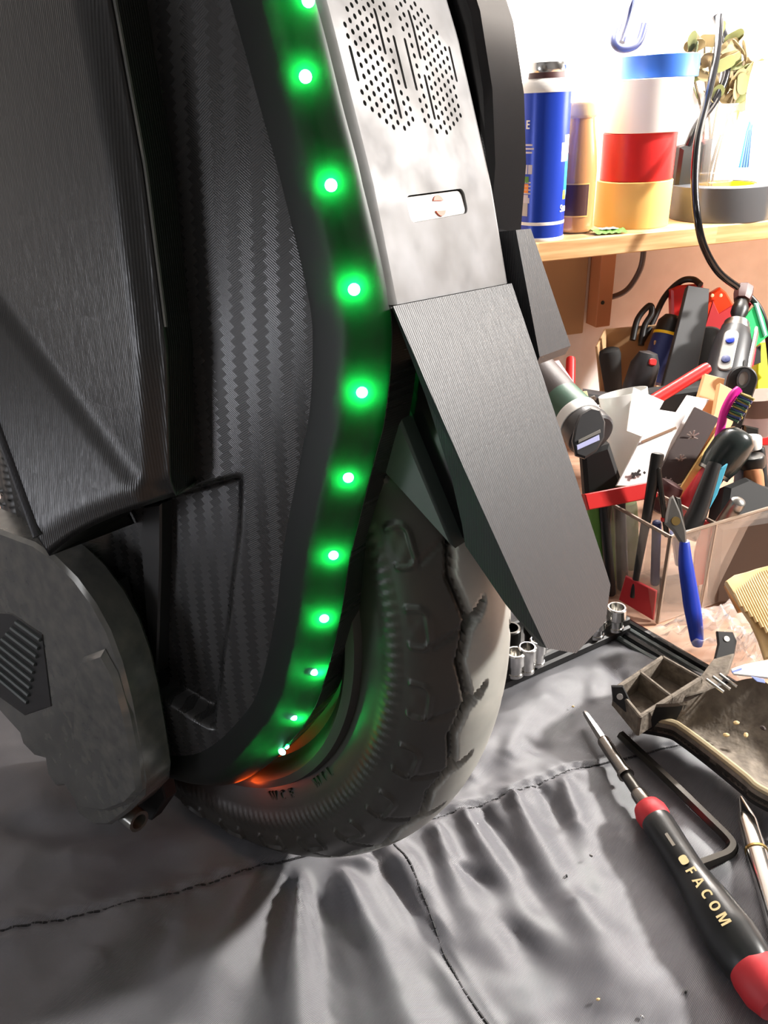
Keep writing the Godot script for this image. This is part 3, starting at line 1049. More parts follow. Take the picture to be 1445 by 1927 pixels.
func unicycle() -> void:
	var t := thing("electric_unicycle", "black electric unicycle with green lights, silver tail panel and knobbly tyre on the cloth", "unicycle", Vector3(-0.1136, 0.2104, -0.4225), Basis(Vector3(0.7857, 0, 0.6186), Vector3(0.06, 0.9953, -0.0762), Vector3(-0.6157, 0.097, 0.782)))
	var nu := 901
	var nv := 131
	var skin := func(i, j) -> Vector3:
		var deg: float = -180.0 + 360.0 * i / (nu - 1)
		var phi: float = -120.0 + 240.0 * j / (nv - 1)
		return tyre_point(deg, phi, tread(deg, phi))
	var worn := func(i, j) -> Color:   # the crown between the zigzag grooves is tinted pale grey, the sides dark brown
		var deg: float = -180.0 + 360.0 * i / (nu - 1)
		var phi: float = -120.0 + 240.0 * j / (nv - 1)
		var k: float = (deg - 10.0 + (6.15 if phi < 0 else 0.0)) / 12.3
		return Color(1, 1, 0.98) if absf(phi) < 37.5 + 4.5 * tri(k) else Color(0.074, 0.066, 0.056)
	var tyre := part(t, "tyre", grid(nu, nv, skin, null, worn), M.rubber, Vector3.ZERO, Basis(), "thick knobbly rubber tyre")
	for k in 6:
		var deg: float = [-58.0, -54.5, -51.0, -40.0, -37.0, -34.0][k]
		var p := tyre_point(deg, 112, 0.0)
		var out := Vector3(cos(deg_to_rad(deg)), sin(deg_to_rad(deg)), 0)
		part(tyre, "raised_letter", lettering("WCEMIL"[k], 0.006, 0.0014), mat("#2c2926", 0.5), p, Basis(Vector3(out.y, -out.x, 0) * -1.0, out * -1.0, Vector3(0, 0, 1)) * Basis(Vector3.FORWARD, 0.0))
	part(t, "rim", lathe([[0.150, 0.027], [0.1475, 0.0335], [0.1425, 0.0345], [0.1395, 0.032], [0.134, 0.022], [0.118, 0.016], [0.06, 0.014], [0.0, 0.014]], 120, 1.0, false, 30.0), M.rim, Vector3.ZERO, Basis(Vector3(1, 0, 0), Vector3(0, 0, 1), Vector3(0, -1, 0)))
	var shell := shell_mesh()
	part(t, "side_shell", shell, M.carbon, Vector3.ZERO, Basis(), "near side shell printed with a zigzag carbon pattern")
	part(t, "side_shell", shell, M.carbon, Vector3.ZERO, Basis(Vector3(1, 0, 0), Vector3(0, 1, 0), Vector3(0, 0, -1)))
	part(t, "body", prism(PackedVector2Array([Vector2(0.09, 0.34), Vector2(0.12, 0.25), Vector2(0.155, 0.17), Vector2(0.16, 0.145), Vector2(0.12, 0.15), Vector2(0.0, 0.20), Vector2(-0.15, 0.14), Vector2(-0.2, 0.34)]), -0.044, 0.044), M.black_matt)
	tail_panel(t)
	fender(t)
	side_pad(t)
	pedal(t)
	# the far side's pad and bumper
	part(t, "side_pad", prism(PackedVector2Array([Vector2(0.118, 0.345), Vector2(0.1475, 0.285), Vector2(0.156, 0.255), Vector2(0.160, 0.225), Vector2(0.160, 0.195), Vector2(0.12, 0.17), Vector2(0.06, 0.2), Vector2(0.06, 0.345)]), -0.086, -0.05, 0.003), M.black_gloss)
	var rings := []
	for s in [[0.172, 0.197, -0.055, -0.070], [0.1905, 0.141, -0.054, -0.089], [0.1885, 0.1365, -0.055, -0.088]]:
		rings.append(PackedVector3Array([Vector3(s[0], s[1], s[2]), Vector3(s[0], s[1], s[3]), Vector3(s[0] - 0.03, s[1] - 0.004, s[3]), Vector3(s[0] - 0.03, s[1] - 0.004, s[2])]))
	part(t, "side_bumper", loft(rings, true, 15.0), M.printed, Vector3.ZERO, Basis(), "small grey bumper on the far side")
	# green lights in the edge of the near shell, under a smoky translucent cover strip
	part(t, "light_cover", cover_mesh(), M.cover, Vector3.ZERO, Basis(), "smoky translucent strip over the green lights")
	var line := shell_line()
	for p in [Vector2(0.1376, 0.2737), Vector2(0.1407, 0.2501), Vector2(0.1526, 0.2155), Vector2(0.1634, 0.1804), Vector2(0.1662, 0.142), Vector2(0.1584, 0.1046), Vector2(0.1489, 0.0654), Vector2(0.1426, 0.0306), Vector2(0.1362, -0.0036), Vector2(0.1227, -0.0364), Vector2(0.1087, -0.0695)]:
		var seat := on_shell(p, line)
		if p.y < 0.01:   # round the bottom of the shell the lights still face outwards
			seat[1] = Vector3(0.25, 0.05, 0.95).normalized()
		var led := part(t, "led_light", lathe([[0.0, -0.001], [0.0014, -0.001], [0.0014, 0.0001], [0.0, 0.0003]], 14), M.led, seat[0], upright(Vector3.ZERO, seat[1], Vector3.UP))
		part(led, "led_tip", lathe([[0.0, 0.0044], [0.0023, 0.0044], [0.0017, 0.0053], [0.0, 0.0056]], 14), M.led_tip)
		var l := OmniLight3D.new()
		l.name = "green_light"
		lit(l, "#18ff70", 0.00004, 0.01)
		l.position = Vector3(0, 0.017, 0)
		led.add_child(l)
	var ember := part(t, "led_light", lathe([[0.0, 0.0], [0.003, 0.0], [0.003, 0.001], [0.0, 0.0015]], 14), M.led_orange, Vector3(0.062, -0.114, 0.034), upright(Vector3.ZERO, Vector3(0.35, -0.9, 0.2), Vector3.FORWARD), "orange light under the shell")
	var g := OmniLight3D.new()
	g.name = "orange_light"
	lit(g, "#ff5a18", 0.0007, 0.01)
	g.position = Vector3(0, 0.012, 0)
	ember.add_child(g)


# ---------------------------------------------------------------- the shelf
func shelf() -> void:
	var d := Vector3(0.9677, 0, -0.2519)
	var n := Vector3(-0.2519, 0, -0.9677)
	var turn := Basis(d, Vector3.UP, -n)
	var o := Vector3(0.2032, 0.2978, -0.9692)
	var t := thing("shelf", "pale wooden shelf board fixed to the wall with orange brown brackets", "shelf", o + n * 0.085 + Vector3(0, -0.0115, 0) + d * 0.25, turn)
	part(t, "shelf_board", box(1.5, 0.168, 0.023, 0.0012), M.wood, Vector3.ZERO, Basis(Vector3.RIGHT, PI / 2))
	var p := Vector3(0.3336, 0.1922, -1.1664)
	var q := p - t.position
	part(t, "bracket", box(0.024, 0.13, 0.03, 0.001), M.orange_wood, Vector3(q.dot(d), -0.0765, q.dot(-n) + 0.012), Basis(), "orange brown wooden bracket")
	for y in [-0.03, -0.105]:
		part(t, "screw", lathe([[0.0, 0.0], [0.003, 0.0], [0.0026, 0.0012], [0.0, 0.0014]], 12), M.dark_steel, Vector3(q.dot(d) - 0.004, y, q.dot(-n) + 0.0272), Basis(Vector3.RIGHT, PI / 2))
	part(t, "back_board", box(0.36, 0.14, 0.012, 0.001), M.card, Vector3(q.dot(d) - 0.198, -0.085, q.dot(-n) - 0.004), Basis(), "brown board behind the bracket")


func band(r: float, y0: float, y1: float, hole := 0.0) -> ArrayMesh:
	if hole > 0.0:
		return lathe([[hole, y0], [r - 0.0006, y0], [r, y0 + 0.0006], [r, y1 - 0.0006], [r - 0.0006, y1], [hole, y1], [hole, y0]], 48, 1.0, false)
	return lathe([[0.0, y0], [r - 0.0006, y0], [r, y0 + 0.0006], [r, y1 - 0.0006], [r - 0.0006, y1], [0.0, y1]], 48)


func curved_text(o: Node3D, text: String, size: float, r: float, y: float, deg: float, m: Material) -> void:   # letters set round an upright cylinder
	var step := size * 0.72 / r
	for k in text.length():
		if text[k] == " ":
			continue
		var a := deg_to_rad(deg) + (k - (text.length() - 1) / 2.0) * step
		part(o, "letter", lettering(text[k], size, 0.0004), m, Vector3(sin(a) * (r + 0.0001), y, cos(a) * (r + 0.0001)), Basis(Vector3.UP, a))


func patch(r: float, y0: float, y1: float, deg0: float, deg1: float) -> ArrayMesh:   # a printed label that follows a cylinder's face
	var f := func(i, j) -> Vector3:
		var a := deg_to_rad(lerpf(deg0, deg1, i / 8.0))
		return Vector3(sin(a) * r, lerpf(y0, y1, j), cos(a) * r)
	return grid(9, 2, f)


func on_shelf() -> void:
	var d := Vector3(0.9677, 0, -0.2519)
	var n := Vector3(-0.2519, 0, -0.9677)
	var turn := Basis(d, Vector3.UP, -n)
	# spray can
	var h: float = 0.1597
	var t := thing("spray_can", "blue spray can with white rims at the left end of the shelf", "spray can", Vector3(0.2097, 0.2978, -1.0044), turn)
	part(t, "can_body", lathe([[0.0, 0.0], [0.028, 0.0], [0.029, 0.002], [0.029, h], [0.0, h]], 48), M.can_blue)
	part(t, "rim", lathe([[0.0, -0.0005], [0.0295, 0.0], [0.030, 0.002], [0.0295, 0.004], [0.0, 0.004]], 48), M.white)
	part(t, "stripe", band(0.0292, 0.018, 0.0225), M.white)
	part(t, "shoulder", lathe([[0.0, h], [0.0295, h], [0.0298, h + 0.004], [0.027, h + 0.010], [0.021, h + 0.014], [0.0, h + 0.015]], 48), M.white)
	part(t, "nozzle_collar", lathe([[0.0215, h + 0.010], [0.0205, h + 0.020], [0.0, h + 0.021]], 40), M.purple_brown)
	part(t, "dome", lathe([[0.0, h + 0.020], [0.0205, h + 0.020], [0.022, h + 0.024], [0.021, h + 0.030], [0.015, h + 0.033], [0.0, h + 0.034]], 40), M.chrome)
	var r := 0.02915
	part(t, "label_print", patch(r, h - 0.072, h - 0.052, 20, 50), M.white)
	part(t, "label_print", patch(r, h - 0.064, h - 0.044, 30, 60), M.white)
	part(t, "label_print", patch(r, 0.050, 0.095, 36, 60), mat("#28b4e8", 0.4))
	part(t, "label_print", patch(r, 0.046, 0.056, 34, 50), mat("#f4e23a", 0.4))
	for k in 3:
		part(t, "label_print", patch(r, h - 0.062 + 0.004 * k, h - 0.060 + 0.004 * k, -72, -52 + 4 * (k % 2)), M.lilac)
	for k in 2:
		part(t, "label_print", patch(r, h - 0.084, h - 0.074, -74 + 13 * k, -63 + 13 * k), M.lilac)
	for k in 4:
		part(t, "label_print", patch(r, h - 0.106 + 0.004 * k, h - 0.1045 + 0.004 * k, -76, -52), M.lilac)
	part(t, "label_print", patch(r, h - 0.116, h - 0.110, -76, -54), M.lilac)
	part(t, "label_print", patch(r, 0.066, 0.073, -74, -58), M.leaf_green)
	part(t, "label_print", patch(r, 0.055, 0.065, -80, -58), mat("#f08a28", 0.5))
	part(t, "label_print", patch(r, 0.046, 0.053, -80, -58), M.lilac)
	part(t, "label_print", patch(r, 0.029, 0.044, -80, -58), mat("#b9b2b0", 0.5))
	curved_text(t, "E", 0.009, r, h - 0.032, -66, M.white)
	curved_text(t, "Sm", 0.008, r, 0.036, 36, M.white)
	# jar behind the can
	t = thing("jar", "jar with green label half hidden behind the blue spray can", "jar", Vector3(0.2055, 0.2978, -1.0986), turn)
	part(t, "jar_body", lathe([[0.0, 0.0], [0.022, 0.0], [0.024, 0.004], [0.024, 0.10], [0.021, 0.108], [0.0, 0.108]], 36), mat("#cdb184", 0.3))
	part(t, "jar_label", band(0.0243, 0.05, 0.085), M.leaf_green)
	part(t, "lid", lathe([[0.0, 0.108], [0.023, 0.108], [0.0235, 0.112], [0.0235, 0.124], [0.021, 0.128], [0.0, 0.128]], 36), M.cork)
	# glass bottle
	h = 0.1307
	t = thing("glass_bottle", "small glass bottle of amber powder with cork beside the spray can", "bottle", Vector3(0.2623, 0.2978, -1.0408), turn)
	part(t, "filling", lathe([[0.0, 0.002], [0.021, 0.002], [0.0225, 0.006], [0.0225, h * 0.55], [0.0205, h * 0.72], [0.0165, h * 0.92], [0.015, h], [0.0, h]], 40), M.bronze)
	part(t, "bottle_glass", lathe([[0.0, 0.0], [0.0215, 0.0], [0.0237, 0.005], [0.0237, h * 0.55], [0.0215, h * 0.72], [0.0175, h * 0.92], [0.0165, h], [0.0175, h + 0.004], [0.0165, h + 0.005]], 40), M.clear)
	part(t, "cork", lathe([[0.0, h], [0.016, h], [0.0185, h + 0.003], [0.0185, h + 0.014], [0.017, h + 0.017], [0.0, h + 0.017]], 32), M.cork)
	part(t, "bottle_label", patch(0.0239, 0.022, 0.058, -70, 8), M.purple_brown)
	part(t, "label_border", patch(0.02385, 0.0205, 0.0595, -70, 10), M.tan)
	# rolls of tape
	var rolls := [["tape_roll", "thick roll of shiny tan packing tape at the bottom of the tape stack", Vector3(0.3469, 0.2978, -1.08), 0.0, 0.0555, 0.0475, M.tan],
		["tape_roll", "red roll of tape second from the bottom of the tape stack", Vector3(0.349, 0.2978, -1.0844), 0.0555, 0.1108, 0.0455, M.red],
		["tape_roll", "wide white roll of tape resting on the red roll", Vector3(0.3548, 0.2978, -1.0824), 0.1108, 0.1695, 0.0505, M.white],
		["tape_roll", "blue roll of tape topmost of the tape stack on the shelf", Vector3(0.3639, 0.2978, -1.0843), 0.1695, 0.1943, 0.047, M.tape_blue]]
	for k in rolls:
		var roll := thing(k[0], k[1], "tape", k[2] + Vector3(0, k[3], 0), turn, "tape stack on the shelf")
		part(roll, "tape", band(k[5], 0.0, k[4] - k[3] - 0.0003, 0.036), k[6])
		part(roll, "core", lathe([[0.033, 0.0], [0.0355, 0.0], [0.0355, k[4] - k[3] - 0.001], [0.033, k[4] - k[3] - 0.001], [0.033, 0.0]], 40, 1.0, false), M.card)
	var b := plate([Vector3(0.4179, 0.2978, -1.1542), Vector3(0.464, 0.2978, -1.1662), Vector3(0.464, 0.2978, -1.1662) + Vector3(0.006, 0.1934, 0), Vector3(0.4179, 0.2978, -1.1542) + Vector3(0, 0.1924, 0)], 0.02, 0.001)
	solo("paper_box", "tall white cardboard box standing behind the tape stack", "box", b[0], M.paper, b[1] + Vector3(0, 0.001, 0), b[2])
	# grey duct tape
	h = 0.0426
	t = thing("duct_tape", "wide roll of grey duct tape with yellow core near the shelf edge", "tape", Vector3(0.476, 0.2978, -1.1077), turn)
	part(t, "tape", band(0.0655, 0.0, h, 0.041), M.duct)
	part(t, "core", lathe([[0.038, 0.0], [0.0412, 0.0], [0.0412, h - 0.001], [0.038, h - 0.001], [0.038, 0.0]], 48, 1.0, false), M.yellow)
	# candy wrapper
	t = thing("candy_wrapper", "flat green and white sweet wrapper on the shelf before the tan tape", "wrapper", Vector3(0.2986, 0.2998, -1.0146), turn * Basis(Vector3.UP, -0.15))
	var wf := func(i, j) -> Vector3: return Vector3((i - 8) * 0.0026, 0.0032 * (1.0 - pow((j - 4) / 4.0, 2.0)) + 0.0008 * sin(i * 1.9 + j), (j - 4) * 0.0032)
	part(t, "wrapper_foil", grid(17, 9, wf), M.leaf_green)
	part(t, "wrapper_print", grid(9, 5, func(i, j): return Vector3((i - 4) * 0.0028, 0.0042 + 0.0004 * sin(i * 2.0 + j), (j - 2) * 0.0034)), M.paper)
	# black adapter behind
	b = plate([Vector3(0.4094, 0.2978, -1.121), Vector3(0.4617, 0.2978, -1.1346), Vector3(0.4584, 0.2978, -1.1338) + Vector3(0, 0.0954, 0), Vector3(0.411, 0.2978, -1.1214) + Vector3(0, 0.0880, 0)], 0.024, 0.004)
	solo("adapter", "black power adapter lying between the tape stack and the duct tape", "adapter", b[0], M.black, b[1] + Vector3(0, 0.0005, 0), b[2])
	# paper pad behind the tape
	b = plate([Vector3(0.5209, 0.2978, -1.1914), Vector3(0.6178, 0.2978, -1.2166), Vector3(0.6151, 0.2978, -1.2159) + Vector3(0, 0.0548, 0), Vector3(0.5209, 0.2978, -1.1914) + Vector3(0, 0.0625, 0)], 0.012)
	solo("paper_pad", "pale lilac pad of paper standing behind the duct tape", "paper", b[0], M.lilac, b[1] + Vector3(0, 0.001, 0), b[2])
	flowers(d, n, turn)
	cables(d, n)


func flowers(d: Vector3, n: Vector3, turn: Basis) -> void:
	var base := Vector3(0.4661, 0.2978, -1.1461)
	var t := thing("glass_jar", "clear glass jar holding dried flowers behind the duct tape", "jar", base, turn)
	var h: float = 0.1371
	part(t, "jar_glass", lathe([[0.0, 0.0], [0.030, 0.0], [0.034, 0.006], [0.034, h * 0.75], [0.028, h * 0.86], [0.0285, h], [0.0265, h], [0.0262, h * 0.87], [0.032, h * 0.74], [0.032, 0.008], [0.0, 0.006]], 36), M.clear)
	for k in 2:
		part(t, "jar_ring", lathe([[0.0342, h * 0.3 + k * 0.012], [0.0352, h * 0.3 + k * 0.012 + 0.0015], [0.0342, h * 0.3 + k * 0.012 + 0.003]], 36, 1.0, false), M.clear)
	var rng := RandomNumberGenerator.new()
	rng.seed = 77
	var f := thing("dried_flowers", "bunch of dried brown green flowers standing in the glass jar", "dried flowers", base + Vector3(0, 0.008, 0), turn)
	var stem := mat("#4c4230", 0.8)
	var leaf := mat("#6f6040", 0.8)
	leaf.backlight_enabled = true
	leaf.backlight = Color(0.3, 0.25, 0.15)
	var olive := mat("#55582f", 0.8)
	var tops := [Vector3(-0.050, 0.185, 0), Vector3(-0.022, 0.195, -0.01), Vector3(0.006, 0.200, 0.0), Vector3(0.028, 0.185, 0.01), Vector3(0.040, 0.150, 0.0), Vector3(0.020, 0.135, 0.012), Vector3(-0.030, 0.165, 0.01)]
	for k in tops.size():
		var a: Vector3 = tops[k]
		var s := part(f, "stem", tube(smooth_path([Vector3(0.004 * (k - 3), 0.0, 0.003 * (k % 3 - 1)), Vector3(a.x * 0.25, a.y * 0.5, a.z), a], 6), 0.0015, 6), stem)
		for c in 9:
			var petal := rounded(0.026, 0.015, 0.007, 4)
			var at := a + Vector3(rng.randf_range(-0.018, 0.018), rng.randf_range(-0.030, 0.016), rng.randf_range(-0.014, 0.014))
			part(s, "leaf", prism(petal, -0.0004, 0.0004), leaf if rng.randf() < 0.6 else olive, at, Basis.from_euler(Vector3(rng.randf_range(-1, 1), rng.randf_range(-1.2, 1.2), rng.randf_range(-3, 3))))
	var tassel := thing("tassel", "small blue thread tassel hanging against the glass jar", "tassel", Vector3(0.5025, 0.2978, -1.1153), turn)
	for k in 9:
		part(tassel, "thread", tube(PackedVector3Array([Vector3(-0.006 + 0.0014 * k, 0.06, 0.001 * (k % 3)), Vector3(0.0007 * k - 0.003, 0.105, 0), Vector3(0.004, 0.140, 0)]), 0.0014, 5), [mat("#2f6ea8", 0.6), mat("#6aa8d0", 0.6), mat("#1c3f66", 0.6)][k % 3])
	part(tassel, "tassel_knot", lathe([[0.0, 0.0], [0.003, 0.001], [0.004, 0.005], [0.002, 0.009], [0.0, 0.009]], 10), M.black, Vector3(0.004, 0.138, 0))


func cables(d: Vector3, n: Vector3) -> void:
	var drop := smooth_path([Vector3(0.4525, 0.5331, -1.1396), Vector3(0.4422, 0.4916, -1.1062), Vector3(0.4223, 0.4398, -1.0673), Vector3(0.4046, 0.4004, -1.035), Vector3(0.3961, 0.3554, -1.0054), Vector3(0.3971, 0.3154, -0.9842), Vector3(0.4102, 0.281, -0.9829), Vector3(0.4354, 0.2488, -0.9884), Vector3(0.4673, 0.2267, -0.9993)], 6)
	solo("power_cable", "black cable hanging down in front of the shelf to the rotary tool", "cable", tube(drop, 0.0046, 10), M.black_gloss)
	var second := smooth_path([Vector3(0.4609, 0.5357, -1.175), Vector3(0.473, 0.5047, -1.1585), Vector3(0.471, 0.4682, -1.1391), Vector3(0.4549, 0.4385, -1.1232), Vector3(0.4349, 0.4116, -1.1203), Vector3(0.4268, 0.39, -1.1201), Vector3(0.4221, 0.3709, -1.1213)], 6)
	solo("power_cable", "black cable running from the wall to the black adapter", "cable", tube(second, 0.0050, 10), M.black_gloss)
	var hook := smooth_path([Vector3(0.3455, 0.5677, -1.1612), Vector3(0.3308, 0.5388, -1.1471), Vector3(0.3195, 0.5126, -1.1338), Vector3(0.3299, 0.5022, -1.1313), Vector3(0.3513, 0.5074, -1.1369), Vector3(0.36, 0.5288, -1.1443)], 7)
	solo("wall_hook", "grey blue metal hook hanging from the white wall above the tapes", "hook", tube(hook, 0.005, 10), mat("#1c2240", 0.4))
	var hook_back := smooth_path([Vector3(0.347, 0.5677, -1.1616), Vector3(0.3444, 0.5394, -1.1609), Vector3(0.334, 0.5099, -1.1479)], 6)
	solo("cable_end", "thin grey blue cord behind the metal hook on the wall", "cord", tube(hook_back, 0.004, 8), mat("#1c2240", 0.4))
	var loop := smooth_path([Vector3(0.3974, 0.2551, -1.1644), Vector3(0.3955, 0.2229, -1.1639), Vector3(0.3793, 0.1927, -1.1648), Vector3(0.3519, 0.1827, -1.1629), Vector3(0.3247, 0.1868, -1.161)], 7)
	solo("power_cable", "grey brown cable curving under the shelf behind the bracket", "cable", tube(loop, 0.0042, 10), mat("#5a4c46", 0.35))


# ---------------------------------------------------------------- tools on the cloth
func tools_on_cloth() -> void:
	screwdriver()
	# hex key
	var key := smooth_path([Vector3(0.1773, 0.009, -0.4484), Vector3(0.1985, 0.01, -0.3994), Vector3(0.2145, 0.01, -0.3618), Vector3(0.2196, 0.01, -0.3494), Vector3(0.2203, 0.01, -0.3426), Vector3(0.2152, 0.01, -0.3372), Vector3(0.2069, 0.01, -0.334), Vector3(0.193, 0.01, -0.3296)], 5)
	var t := thing("hex_key", "dark steel hex key lying beside the red and black screwdriver", "hex key", Vector3.ZERO)
	part(t, "hex_rod", tube(key, 0.0038, 6), M.dark_steel)
	# silver pen
	var a := Vector3(0.2416, 0.012, -0.3804)
	var b := Vector3(0.222, 0.012, -0.2791)
	t = thing("metal_pen", "shiny silver metal pen at the right edge of the cloth", "pen", a, upright(a, b, Vector3.UP))
	var n := a.distance_to(b)
	part(t, "pen_barrel", lathe([[0.0, 0.0], [0.0012, 0.0], [0.0055, 0.016], [0.0065, 0.022], [0.0068, n], [0.0, n]], 28), M.chrome)
	part(t, "pen_ring", lathe([[0.0066, n * 0.42], [0.0073, n * 0.425], [0.0073, n * 0.44], [0.0066, n * 0.445]], 28, 1.0, false), M.brass)
	sockets()
	old_guard()
	# crumbs on the cloth
	var spots := [Vector3(0.1484, 0.007, -0.484), Vector3(0.0542, 0.009, -0.3699), Vector3(0.1261, 0.008, -0.3414), Vector3(0.1558, 0.008, -0.2513), Vector3(0.1275, 0.008, -0.2393), Vector3(0.1061, 0.008, -0.2496), Vector3(0.1066, 0.008, -0.3273)]
	for k in spots.size():
		solo("crumb", ["pale wood crumb near the screwdriver tip", "small white crumb beside the stitched seam under the tyre", "small grey chip on the cloth left of the screwdriver handle", "tiny dark chip below the screwdriver handle", "tiny pale metal shaving at the bottom edge of the cloth", "tiny pale chip left of the dark chip below the handle", "tiny dark crumb between the two seams"][k], "crumb", lathe([[0.0, 0.0], [0.0011, 0.0003], [0.0013, 0.001], [0.0006, 0.0016], [0.0, 0.0017]], 6, 0.6), [M.cork, M.white, M.steel, M.black, M.chrome, M.cork, M.black][k], spots[k], Basis(Vector3.UP, k * 1.3), "crumbs on the cloth")


func screwdriver() -> void:
	var a := Vector3(0.1544, 0.013, -0.4714)
	var b := Vector3(0.197, 0.019, -0.243)
	var n := a.distance_to(b)
	var t := thing("screwdriver", "long screwdriver with black handle and red ends lying on the cloth", "screwdriver", a, upright(a, b, Vector3.UP))
	var to := func(px: float) -> float: return px * n
	var tip := 0.14 * n
	part(t, "bit", lathe([[0.0, 0.0], [0.0018, 0.0], [0.0026, 0.004], [0.0029, 0.012], [0.0034, 0.02], [0.0036, tip], [0.0, tip]], 6, 1.0, true, 20.0), M.steel)
	var s := 0.14 * n
	part(t, "bit_sleeve", lathe([[0.0, s], [0.0044, s], [0.005, s + 0.002], [0.005, s + 0.034], [0.006, s + 0.035], [0.006, s + 0.038], [0.0, s + 0.038]], 28), M.bright_steel)
	part(t, "extension", lathe([[0.0, s + 0.037], [0.0042, s + 0.037], [0.0042, s + 0.056], [0.0, s + 0.056]], 24), M.dark_steel)
	var c := s + 0.054
	part(t, "chuck", lathe([[0.0, c], [0.0050, c], [0.0056, c + 0.002], [0.0056, c + 0.011], [0.0048, c + 0.012], [0.0048, c + 0.0135], [0.0064, c + 0.0145], [0.0064, c + 0.018], [0.0050, c + 0.019], [0.0050, c + 0.0205], [0.0066, c + 0.0215], [0.0066, c + 0.025], [0.0052, c + 0.027], [0.0052, c + 0.034], [0.0, c + 0.034]], 28), M.bright_steel)
	var h0 := 0.435 * n
	var hl := n - h0
	# the grip is a soft rounded triangle in section, waisted in the middle and fuller towards the end
	var rings := []
	for k in 33:
		var v := k / 32.0
		var r := along([[0.0, 0.0098], [0.06, 0.0108], [0.25, 0.0104], [0.42, 0.0106], [0.60, 0.0138], [0.78, 0.0158], [0.92, 0.0148], [1.0, 0.0128]], v)
		var ring := PackedVector3Array()
		for q in 36:
			var w := TAU * q / 36.0
			var rr := r * (1.0 + 0.055 * cos(3.0 * (w - PI / 2)) * smoothstep(0.1, 0.45, v))
			ring.append(Vector3(rr * cos(w), h0 + 0.007 + (hl - 0.016) * v, rr * sin(w)))
		rings.append(ring)
	part(t, "grip", loft(rings, true, 30.0), mat("#1c1e1f", 0.3), Vector3.ZERO, Basis(), "black rubber grip")
	part(t, "collar", lathe([[0.0, h0 - 0.003], [0.0062, h0 - 0.003], [0.0095, h0 - 0.001], [0.0112, h0 + 0.004], [0.0112, h0 + 0.009], [0.0104, h0 + 0.012], [0.0, h0 + 0.012]], 36), M.red_soft, Vector3.ZERO, Basis(), "red collar")
	part(t, "end_cap", lathe([[0.0, n - 0.014], [0.0142, n - 0.014], [0.0150, n - 0.010], [0.0145, n], [0.011, n + 0.008], [0.0, n + 0.011]], 36), M.red_soft, Vector3.ZERO, Basis(), "red end cap")
	# the name printed along the grip, on the side turned to the camera
	var side := Vector3(0.42, 0, 0.91).normalized()
	var b2 := Basis(Vector3(0, 1, 0), side.cross(Vector3(0, 1, 0)), side)
	var word := "FACOM"
	for k in 5:
		var v := 0.455 + 0.078 * k
		var r := along([[0.42, 0.0106], [0.60, 0.0139], [0.78, 0.0160]], v) * 1.02
		part(t, "printed_letter", lettering(word[k], 0.0062, 0.0004), M.cream, side * r + Vector3(0, h0 + 0.007 + (hl - 0.016) * v, 0), b2)
	part(t, "printed_emblem", prism(rounded(0.0062, 0.0052, 0.0018, 4), -0.0002, 0.0002), M.cream, side * 0.0117 + Vector3(0, h0 + 0.007 + (hl - 0.016) * 0.385, 0), b2)
	part(t, "printed_mark", prism(rounded(0.010, 0.0020, 0.0004, 3), -0.0002, 0.0002), mat("#8f887c", 0.6), side * 0.0107 + Vector3(0, h0 + 0.007 + (hl - 0.016) * 0.24, 0), b2)


func sockets() -> void:
	var a := Vector3(0.0892, 0.004, -0.5086)
	var b := Vector3(0.2263, 0.004, -0.5824)
	var x := (b - a).normalized()
	var z := x.cross(Vector3.UP).normalized()
	var turn := Basis(x, Vector3.UP, x.cross(Vector3.UP))
	var n := a.distance_to(b) + 0.05
	var mid := b - x * (n / 2) - turn.z * 0.030
	var t := thing("socket_tray", "black plastic tray of sockets on the cloth behind the wheel", "tray", mid, turn)
	part(t, "tray_base", box(n, 0.062, 0.010, 0.002), M.black, Vector3(0, 0.005, 0), Basis(Vector3.RIGHT, PI / 2))
	for s in [-1, 1]:
		part(t, "tray_rail", box(n, 0.010, 0.006, 0.0015), M.black, Vector3(0, 0.013, s * 0.026), Basis.IDENTITY)
	part(t, "tray_step", box(n * 0.96, 0.024, 0.006, 0.002), mat("#232325", 0.4), Vector3(0, 0.013, 0.008), Basis(Vector3.RIGHT, PI / 2))
	var spots := [[Vector3(0.1056, 0.016, -0.5188), 0.0085, 0.024, "shiny chrome socket in the tray, nearest to the tyre"], [Vector3(0.1163, 0.016, -0.5223), 0.0080, 0.026, "shiny chrome socket second from the tyre in the tray"], [Vector3(0.1274, 0.016, -0.5315), 0.0075, 0.026, "small chrome socket third from the tyre in the tray"], [Vector3(0.1879, 0.016, -0.5663), 0.0085, 0.02, "chrome socket half hidden by the mudguard tip"], [Vector3(0.2083, 0.016, -0.576), 0.0090, 0.024, "chrome socket at the far end of the tray right of the mudguard tip"], [Vector3(0.1274, 0.016, -0.5562), 0.0080, 0.03, "dim steel socket in the back row behind the mudguard"], [Vector3(0.1053, 0.016, -0.545), 0.0095, 0.03, "dim dark socket in the back row beside the tyre"]]
	for k in spots.size():
		var s: Array = spots[k]
		var r: float = s[1]
		var h: float = s[2]
		var o := thing("socket", s[3], "socket", s[0], Basis(Vector3.UP, 0.4 * k), "sockets in the tray")
		part(o, "socket_body", lathe([[r * 0.62, 0.0], [r * 0.8, 0.0], [r * 0.84, h * 0.45], [r, h * 0.52], [r, h - 0.001], [r - 0.001, h], [r * 0.74, h], [r * 0.74, h * 0.4], [0.0, h * 0.38]], 28, 1.0, false), M.chrome if k < 5 else M.dark_steel)
		part(o, "drive_collar", lathe([[0.0, 0.0], [r * 0.9, 0.0], [r * 0.9, 0.003], [0.0, 0.003]], 24), M.chrome)


